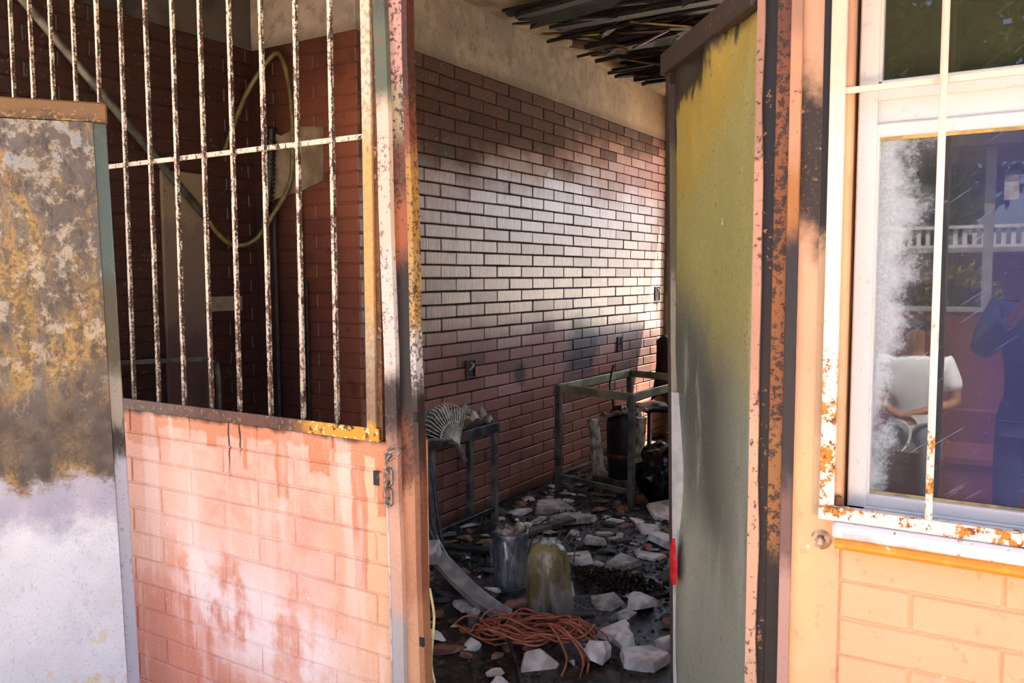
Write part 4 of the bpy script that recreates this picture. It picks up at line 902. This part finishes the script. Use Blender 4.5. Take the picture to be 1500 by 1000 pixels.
big = [  # x, y, r, t, material, label
    (-2.36, 4.56, .19, .035, GREYP, 'large flat grey plaster slab in the middle of the rubble'),
    (-2.62, 4.72, .20, .03, GREYP, 'long grey plaster slab near the brick wall'),
    (-1.93, 5.02, .22, .03, PALEP, 'wide pale plaster slab by the door edge'),
    (-2.20, 5.15, .10, .06, BROWNP, 'brown brick lump beyond the grey slab'),
    (-1.41, 2.90, .085, .10, PALEP, 'chunky off-white plaster block with a brown broken face'),
    (-1.385, 3.06, .075, .09, PALEP, 'upright off-white plaster block behind the chunky block'),
    (-1.26, 2.99, .12, .045, PALEP, 'flat pale wedge of plaster beside the chunky block'),
    (-1.62, 2.50, .07, .05, PALEP, 'off-white plaster lump next to the dark metal strip'),
    (-1.47, 3.50, .10, .07, PALEP, 'grey-white faceted plaster lump below the door edge'),
    (-1.49, 3.34, .085, .05, GREYP, 'squat grey plaster lump between paler ones'),
    (-1.46, 3.18, .09, .03, PALEP, 'thin pale plaster flake on bare wet floor'),
    (-1.22, 3.16, .09, .06, PALEP, 'pale plaster corner against the bottom of the door'),
    (-1.63, 3.12, .10, .02, BROWNP, 'flat tan board fragment beside the cord'),
    (-2.08, 4.20, .11, .05, GREYP, 'rounded grey rubble lump behind the wire rack'),
    (-2.30, 4.02, .16, .06, GREYP, 'pale grey heap of crumbled plaster behind the containers'),
    (-1.70, 4.42, .14, .04, PALEP, 'pale angular slab standing out of brown rubble'),
    (-1.92, 4.62, .12, .05, PALEP, 'light grey slab with a broken corner'),
    (-1.80, 3.98, .13, .03, GREYP, 'long flat grey slab across the rubble'),
    (-2.02, 3.92, .11, .035, PALEP, 'pale flat plaster tile near the wire rack')]
for (x, y, r_, t_, mt, lb) in big:
    put_shard(chunk_mesh('plaster_slab', mt, r_ * 1.05, t_) if t_ > .045 else shard_mesh('plaster_slab', mt, r_, t_, .28), 'plaster_slab', lb, 'rubble', x, y, (rs.uniform(-.10, .10), rs.uniform(-.10, .10), rs.uniform(0, 6.28)), z=.0)
kinds = [('plaster_fragment', GREYP, 'grey plaster fragment', 'grey plaster fragments'),
         ('plaster_fragment', PALEP, 'off-white plaster fragment', 'off-white plaster fragments'),
         ('brick_fragment', BROWNP, 'burnt brown brick fragment', 'brown brick fragments'),
         ('charred_fragment', DARKP, 'black charred fragment', 'black charred fragments')]
meshes = {i: [(shard_mesh if q_ % 4 else chunk_mesh)(k_[0], k_[1], rs.choice((.025, .035, .05, .07, .10)) * rs.uniform(.85, 1.15), rs.uniform(.008, .022) * (1 if q_ % 4 else 1.8)) for q_ in range(16)] for i, k_ in enumerate(kinds)}
keep_out = [(-1.829, 3.244, .13), (-2.14, 3.42, .12), (-2.52, 5.62, .34), (-2.10, 5.42, .32), (-2.03, 2.935, .08), (-1.72, 3.70, .16)]
made = 0; placed = [(x, y, r_) for (x, y, r_, *_) in big]; tries = 0
def zone(x, y):
    if y < 3.55: return 'on the bare wet floor near the containers'
    if y > 5.0: return 'in the far rubble near the steel frame'
    return 'beside the brick wall' if x < -2.35 else 'in the middle of the rubble'
while made < 230 and tries < 6000:
    tries += 1
    x, y = rs.uniform(-2.9, -1.1), rs.uniform(2.6, 6.4)
    dens = 1.0 if y > 3.6 else .13
    if x < -2.45 and y < 4.4: dens *= .45
    if x > -1.1 - (y - 2.9) * .38: dens = 0       # hidden by the open door leaf
    if rs.random() > dens or any((x - a) ** 2 + (y - b_) ** 2 < c_ * c_ for a, b_, c_ in keep_out): continue
    i = rs.choices((0, 1, 2, 3), (3, 2.4, 3.4, 3))[0]; nm, mt, lb, gp = kinds[i]; me = rs.choice(meshes[i]); rad = max(v.co.xy.length for v in me.vertices)
    if any((x - a) ** 2 + (y - b_) ** 2 < (.72 * (rad + c_)) ** 2 for a, b_, c_ in placed): continue
    placed.append((x, y, rad)); big_ = 'flat' if rad > .075 else 'small'; zn = zone(x, y)
    o = put_shard(me, nm, '%s %s %s' % (big_, lb, zn), 'rubble', x, y, (rs.uniform(-.22, .22), rs.uniform(-.22, .22), rs.uniform(0, 6.28)), '%s %s %s' % (big_, gp, zn))
    made += 1
# ash and crumbs nobody could count
b = MB(); ra = random.Random(3)
for q in range(9000):
    x, y = ra.uniform(-2.98, -.6), ra.uniform(2.2, 7.3)
    if ra.random() < (.35 if y < 3.5 else 0): continue
    s_ = ra.uniform(.004, .016) * (1.3 if y > 3.6 else .8); a = ra.uniform(0, 6.28); h = s_ * ra.uniform(.4, 1.1)
    p = [(x + s_ * math.cos(a + t) * ra.uniform(.7, 1.3), y + s_ * math.sin(a + t) * ra.uniform(.7, 1.3), -.001) for t in (0, 2.1, 4.2)]
    b.add(p + [(x + ra.uniform(-s_, s_) * .3, y + ra.uniform(-s_, s_) * .3, h)], [(0, 1, 3), (1, 2, 3), (2, 0, 3)])
CRUMB = Mat('ash_crumbs'); _w = CRUMB.noise(40, 4, .8)
CRUMB = CRUMB.done(CRUMB.layers('#15120f', (CRUMB.ss(_w, .52, .56) * .8, '#3f3229'), (CRUMB.ss(_w, .60, .63), '#857b70')), .6)
o = b.build('ash_crumbs', CRUMB, bpy.data.objects['floor']); o['kind'] = 'stuff'
b = MB()
for q in range(500):
    x, y = ra.gauss(-1.72, .16), ra.gauss(3.70, .07); s_ = ra.uniform(.008, .016)
    z0 = max(0, .05 - ((x + 1.72) ** 2 / .06 + (y - 3.7) ** 2 / .015) * .02) * ra.random()
    b.add([(x + s_ * i, y + s_ * j, z0 + s_ * k_) for i, j, k_ in ((1, 0, .5), (-1, 0, .5), (0, 1, .5), (0, -1, .5), (0, 0, 1.2), (0, 0, -.2))], [(0, 2, 4), (2, 1, 4), (1, 3, 4), (3, 0, 4), (2, 0, 5), (1, 2, 5), (3, 1, 5), (0, 3, 5)])
o = tag(b.build('charcoal_pile', BAG), 'spill of glossy black charcoal lumps in the rubble', 'charcoal'); o['kind'] = 'stuff'

# ------------------------------------------------------------------ the yard behind the viewer, seen in the window panes
MAROON = simple('maroon_wall_paint', '#5a2226', '#6b2a2d', .7, 4, kind='world')
GREYPOST = simple('grey_post_paint', '#7d7f7c', '#93958f', .6, 5, kind='world')
pv = thing('pavilion', 'open pavilion with maroon low wall and grey posts across the yard', 'pavilion', (-1, -7, -.15))
def pvp(n, m_, lo, hi):
    o = boxes(n, m_, [(lo, hi)], pv); o.matrix_parent_inverse = Matrix.Translation((1, 7, .15)); return o
pvp('low_wall', MAROON, (-7, -7.2, -.15), (4, -7.0, 1.10))
pvp('coping', GREYPOST, (-7, -7.22, 1.10), (4, -6.98, 1.15))
for q in range(8): pvp('post', GREYPOST, (-5.0 + q * 1.13 - .05, -7.15, 1.15), (-5.0 + q * 1.13 + .05, -7.05, 3.0))
pvp('beam', GREYPOST, (-7, -7.14, 1.78), (4, -7.06, 1.83))
pvp('roof', simple('pavilion_roof', '#4a4038', '#5b5046', .8, 4, kind='world'), (-7.2, -8.6, 2.95), (4.2, -6.8, 3.15))
pvp('lamp_box', WHITEP, (-.34, -7.04, 2.35), (-.20, -6.96, 2.62))
bl = thing('balustrade', 'white balustrade on the terrace beyond the pavilion', 'balustrade', (-1, -11, 1.9))
WB = simple('white_balustrade_paint', '#d9d6cf', '#c5c1b8', .6, 4, kind='world')
_bm = MB().box((-.03, -.03, 1.98), (.03, .03, 2.24)).mesh('baluster', WB)
for q in range(60):
    o = bpy.data.objects.new('baluster', _bm); link(o, bl); o.matrix_parent_inverse = Matrix.Translation((1, 11, -1.9)); o.location = (-5 + q * .13, -11, 0)
for z in (1.94, 2.24):
    o = boxes('rail', WB, [((-5.2, -11.06, z), (3, -10.94, z + .05))], bl); o.matrix_parent_inverse = Matrix.Translation((1, 11, -1.9))
struct(boxes('wall_terrace', simple('terrace_wall', '#3d2b28', '#4d3632', .8, 3, kind='world'), [((-9, -11.4, -.15), (6, -10.85, 1.94))]))
LEAFG = Mat('tree_leaf'); _w = LEAFG.noise(3, 4); LEAFG = LEAFG.done(LEAFG.layers('#2c3d18', (LEAFG.ss(_w, .45, .6), '#51602a')), .5)
LEAFY = simple('yellow_bush_leaf', '#8d8a22', '#b5a72e', .5, 5, kind='world')
BARK = simple('bark', '#4a3a2c', '#2f251c', .9, 6)
def tree(name, label, loc, cz, rx, rz, nl, mat, trunk=True, sz=.09, seed=1):
    t = thing(name, label, 'tree' if trunk else 'bush', loc); rr = random.Random(seed); b = MB()
    for q in range(nl):
        v = Vector((rr.gauss(0, 1), rr.gauss(0, 1), rr.gauss(0, 1))).normalized() * rr.random() ** .4
        p = Vector((v.x * rx, v.y * rx, cz + v.z * rz)) + Vector((nz(v * 3, 1, seed), nz(v * 3, 1, seed + 4), nz(v * 3, 1, seed + 8))) * rx * .35
        u = Vector((rr.gauss(0, 1), rr.gauss(0, 1), rr.gauss(0, 1))).normalized() * sz; w = u.orthogonal().normalized() * sz * .5
        b.add([p - u, p + w, p + u, p - w], [(0, 1, 2, 3)])
    o = b.build('foliage', mat, t); o['kind'] = 'stuff'
    if not trunk:
        for q in range(5): MB().tube([(.06 * q - .12, 0, -.02), (.10 * q - .2, .05 * (q % 2), cz * .6), (.14 * q - .28, .1 * (q % 3) - .1, cz)], [.018, .014, .008], 6).build('stem', BARK, t)
    if trunk: MB().tube([(0, 0, -.05), (.1, .05, cz * .5), (.0, .1, cz)], [.2, .16, .08], 10).build('trunk', BARK, t)
tree('shade_tree', 'leafy tree at the far end of the terrace', (-7.3, -13.6, -.15), 5.0, 2.0, 2.7, 4500, LEAFG, True, .16, 2)
tree('shade_tree', 'tall leafy tree behind the white balustrade', (-1.8, -13.6, -.15), 4.9, 2.0, 2.8, 6000, LEAFG, True, .16, 5)
tree('shade_tree', 'broad dark tree beside the pavilion roof', (3.7, -13.6, -.15), 5.2, 2.0, 2.7, 4500, LEAFG, True, .16, 8)
tree('shade_tree', 'large tree standing further back between two others', (-4.8, -19.5, -.15), 5.4, 2.6, 3.6, 6000, LEAFG, True, .2, 12)
tree('shade_tree', 'rounded tree furthest behind the terrace', (2.2, -19.5, -.15), 5.6, 2.6, 3.8, 6000, LEAFG, True, .2, 15)
tree('flowering_bush', 'yellow-green bush behind the pavilion wall', (-.95, -9.5, -.15), 1.25, .55, .55, 1500, LEAFY, False, .06, 3)

# two people in the yard (reflected in the panes)
SKIN = simple('skin', '#8d5b40', '#99654a', .55, 8); HAIR = simple('dark_hair', '#17120f', '#261d18', .6, 30)
WSHIRT = simple('white_polo_cloth', '#dfe1e4', '#d2d5da', .8, 8); GTROU = simple('grey_trouser_cloth', '#6c7078', '#5a5e66', .85, 10)
BJACK = simple('dark_blue_cloth', '#1d2440', '#28304f', .8, 8); BJEAN = simple('blue_jean_cloth', '#26324e', '#34415f', .85, 12)
def skin_body(name, mat, verts, edges, parent, root=0, sub=2):
    me = bpy.data.meshes.new(name); me.from_pydata([v[0] for v in verts], edges, []); me.materials.append(mat)
    o = bpy.data.objects.new(name, me); link(o, parent)
    md = o.modifiers.new('skin', 'SKIN'); md.use_smooth_shade = True
    for i, v in enumerate(verts):
        r_ = v[1] if isinstance(v[1], tuple) else (v[1], v[1])
        me.skin_vertices[0].data[i].radius = r_; me.skin_vertices[0].data[i].use_root = (i == root)
    sb = o.modifiers.new('sub', 'SUBSURF'); sb.levels = sub; sb.render_levels = sub
    return o
def person(label, loc, rz, J, top, bottom, sleeve):
    """J: joint positions; figure faces local +y"""
    P = thing('person', label, 'person', loc, (0, 0, rz))
    V, E_ = [], []
    idx = {}
    def v(n, p, r_): idx[n] = len(V); V.append((p, r_)); return idx[n]
    def e(a, b_): E_.append((idx[a], idx[b_]))
    v('pel', J['pel'], (.15, .11)); v('bel', J['bel'], (.145, .11)); v('che', J['che'], (.165, .115)); v('nck', J['nck'], .055); v('hd0', J['hd0'], (.065, .075)); v('hd1', J['hd1'], (.075, .092)); v('hd2', J['hd2'], (.055, .07))
    for a, b_ in (('pel', 'bel'), ('bel', 'che'), ('che', 'nck'), ('nck', 'hd0'), ('hd0', 'hd1'), ('hd1', 'hd2')): e(a, b_)
    for s_ in ('l', 'r'):
        v('sh' + s_, J['sh' + s_], .062); v('el' + s_, J['el' + s_], .043); v('wr' + s_, J['wr' + s_], .028); v('pa' + s_, J['pa' + s_], (.038, .018))
        e('che', 'sh' + s_); e('sh' + s_, 'el' + s_); e('el' + s_, 'wr' + s_); e('wr' + s_, 'pa' + s_)
        pw, pp_ = Vector(J['wr' + s_]), Vector(J['pa' + s_]); d = (pp_ - pw).normalized(); sd = d.cross(Vector((0, 0, 1))).normalized() if abs(d.z) < .9 else Vector((1, 0, 0)); dn = Vector((0, 0, -1)) if abs(d.z) < .9 else Vector((0, -1, 0))
        for f_ in range(4):
            q = pp_ + sd * (-.03 + .02 * f_) + d * .015
            v('f%d%s' % (f_, s_), tuple(q), .009); v('g%d%s' % (f_, s_), tuple(q + d * (.035 + .006 * (f_ in (1, 2))) + dn * .008), .008); v('h%d%s' % (f_, s_), tuple(q + d * .055 + dn * .03), .007)
            e('pa' + s_, 'f%d%s' % (f_, s_)); e('f%d%s' % (f_, s_), 'g%d%s' % (f_, s_)); e('g%d%s' % (f_, s_), 'h%d%s' % (f_, s_))
        v('t' + s_, tuple(pw.lerp(pp_, .5) + sd * .045 + d * .01), .010); v('u' + s_, tuple(pw.lerp(pp_, .9) + sd * .06 + d * .02), .008); e('wr' + s_, 't' + s_); e('t' + s_, 'u' + s_)
        v('hi' + s_, J['hi' + s_], .095); v('kn' + s_, J['kn' + s_], .062); v('an' + s_, J['an' + s_], .042); v('to' + s_, J['to' + s_], (.042, .03))
        e('pel', 'hi' + s_); e('hi' + s_, 'kn' + s_); e('kn' + s_, 'an' + s_); e('an' + s_, 'to' + s_)
    thin = {idx[n_]: .80 for n_ in ('pel', 'bel', 'che', 'hil', 'hir', 'knl', 'knr')}
    skin_body('body', SKIN, [(p, tuple(q * thin.get(i, 1.0) for q in (r_ if isinstance(r_, tuple) else (r_, r_)))) for i, (p, r_) in enumerate(V)], E_, P)
    # clothing: slightly larger skins over torso, sleeves and legs
    def lay(name, mat, names, edges, grow, cut={}):
        vv = []
        for n_ in names:
            p, r_ = V[idx[n_]] if n_ in idx else cut[n_]
            r_ = r_ if isinstance(r_, tuple) else (r_, r_); vv.append((p, (r_[0] + grow, r_[1] + grow)))
        skin_body(name, mat, vv, [(names.index(a), names.index(b_)) for a, b_ in edges], P)
    cut = {}
    for s_ in ('l', 'r'):
        a, b_ = Vector(J['sh' + s_]), Vector(J['el' + s_]); c_ = Vector(J['wr' + s_])
        cut['sl' + s_] = ((tuple(a.lerp(b_, .75)), .052) if sleeve == 'short' else (tuple(b_.lerp(c_, .9)), .036))
    cut['nb'] = (tuple(Vector(J['che']).lerp(Vector(J['nck']), .90)), .066); cut['hem'] = (tuple(Vector(J['pel']) + Vector((0, 0, -.07))), (.15, .11)); cut['wst'] = (tuple(Vector(J['pel']).lerp(Vector(J['bel']), .6)), (.135, .10))
    cut['yok'] = (tuple(Vector(J['che']).lerp(Vector(J['nck']), .5)), (.13, .10))
    nm = ['pel', 'bel', 'che', 'nb', 'shl', 'shr', 'sll', 'slr', 'hem', 'yok']; ed = [('pel', 'hem'), ('pel', 'bel'), ('bel', 'che'), ('che', 'yok'), ('yok', 'nb'), ('che', 'shl'), ('che', 'shr')]
    if sleeve == 'short': ed += [('shl', 'sll'), ('shr', 'slr')]
    else: nm += ['ell', 'elr']; ed += [('shl', 'ell'), ('ell', 'sll'), ('shr', 'elr'), ('elr', 'slr')]
    lay('shirt', top, nm, ed, .020, cut)
    lay('trousers', bottom, ['pel', 'hil', 'hir', 'knl', 'knr', 'anl', 'anr', 'wst'], [('pel', 'wst'), ('pel', 'hil'), ('pel', 'hir'), ('hil', 'knl'), ('hir', 'knr'), ('knl', 'anl'), ('knr', 'anr')], .012, cut)
    for s_ in ('l', 'r'):
        a, t_ = Vector(J['an' + s_]), Vector(J['to' + s_])
        skin_body('shoe', HAIR, [(tuple(a + Vector((0, -.03, -.05))), (.05, .04)), (tuple(a.lerp(t_, .5) + Vector((0, 0, -.02))), (.05, .04)), (tuple(t_ + Vector((0, .02, 0))), (.045, .032))], [(0, 1), (1, 2)], P)
    # face and hair
    h = Vector(J['hd1'])
    MB().lathe([(.074, .0), (.086, .03), (.085, .06), (.068, .09), (.03, .108), (.005, .11)], 20, lambda p, t: Vector((p.x, p.y * 1.18 - .012, p.z + (.018 if p.y > .02 and p.z < .05 else -.04 if p.y < -.02 and p.z < .02 else 0)))).build('hair', HAIR, P, smooth=True, loc=h + Vector((0, -.006, .005)))
    MB().add([(0, .092, .02), (-.013, .09, -.025), (.013, .09, -.025), (0, .118, -.022), (0, .085, -.035)], [(0, 1, 3), (0, 3, 2), (1, 4, 3), (3, 4, 2)]).build('nose', SKIN, P, loc=h)
    for sx in (-1, 1):
        MB().lathe([(.002, -.007), (.011, 0), (.002, .007)], 10, lambda p, t: Vector((p.x * 1.2, p.z * .6, p.y * .6))).build('eye', HAIR, P, loc=h + Vector((.029 * sx, .086, .012)))
        MB().lathe([(.002, -.008), (.018, 0), (.002, .008)], 10, lambda p, t: Vector((p.z, p.x * .8, p.y * 1.5))).build('ear', SKIN, P, loc=h + Vector((.078 * sx, -.005, -.005)))
    MB().box((-.024, .080, -.058), (.024, .088, -.050)).build('mouth', simple('lip', '#6a3a30', '#74453a', .5) if 'lip' not in bpy.data.materials else bpy.data.materials['lip'], P, .003, loc=h)
    return P
seated = dict(pel=(0, 0, .58), bel=(0, .0, .74), che=(0, .02, .96), nck=(0, .02, 1.15), hd0=(0, .03, 1.20), hd1=(0, .035, 1.27), hd2=(0, .03, 1.34),
              shl=(-.20, .02, 1.06), ell=(-.27, .06, .80), wrl=(-.08, .24, .72), pal=(-.02, .28, .71), shr=(.20, .02, 1.06), elr=(.27, .06, .80), wrr=(.10, .26, .76), par=(.04, .30, .755),
              hil=(-.10, .06, .56), knl=(-.16, .46, .55), anl=(-.16, .46, .10), tol=(-.18, .60, .045), hir=(.10, .06, .56), knr=(.16, .46, .55), anr=(.16, .46, .10), tor=(.18, .60, .045))
PX, PY = -.70, -2.55
person('man in a white polo shirt and grey trousers seated with hands in lap', (PX, PY, -.15), 0, seated, WSHIRT, GTROU, 'short')
lwl = thing('garden_wall', 'low maroon garden wall under the seated man', 'wall', (PX, PY, -.15))
boxes('wall_body', MAROON, [((-6, -.42, 0), (5, .10, .40))], lwl)
boxes('ground_screen', MAROON, [((-6, -.60, 0), (5, -.46, .68))], lwl)  # added slab that hides the sunlit ground from the pane reflection
boxes('wall_coping', MAROON, [((-6, -.45, .40), (5, .13, .45))], lwl, .006)
stand = dict(pel=(0, 0, .98), bel=(0, 0, 1.14), che=(0, 0, 1.38), nck=(0, .01, 1.58), hd0=(0, .03, 1.63), hd1=(0, .04, 1.70), hd2=(0, .035, 1.77),
             shl=(-.20, 0, 1.49), ell=(-.27, .12, 1.26), wrl=(-.11, .28, 1.46), pal=(-.08, .30, 1.52), shr=(.20, 0, 1.49), elr=(.27, .12, 1.26), wrr=(.11, .28, 1.46), par=(.08, .30, 1.52),
             hil=(-.10, 0, .92), knl=(-.12, .02, .52), anl=(-.13, 0, .10), tol=(-.15, .14, .045), hir=(.10, 0, .92), knr=(.12, .02, .52), anr=(.13, 0, .10), tor=(.15, .14, .045))
person('person in dark blue jacket and jeans standing with both hands raised', (.03, -1.25, -.15), 0, stand, BJACK, BJEAN, 'long')
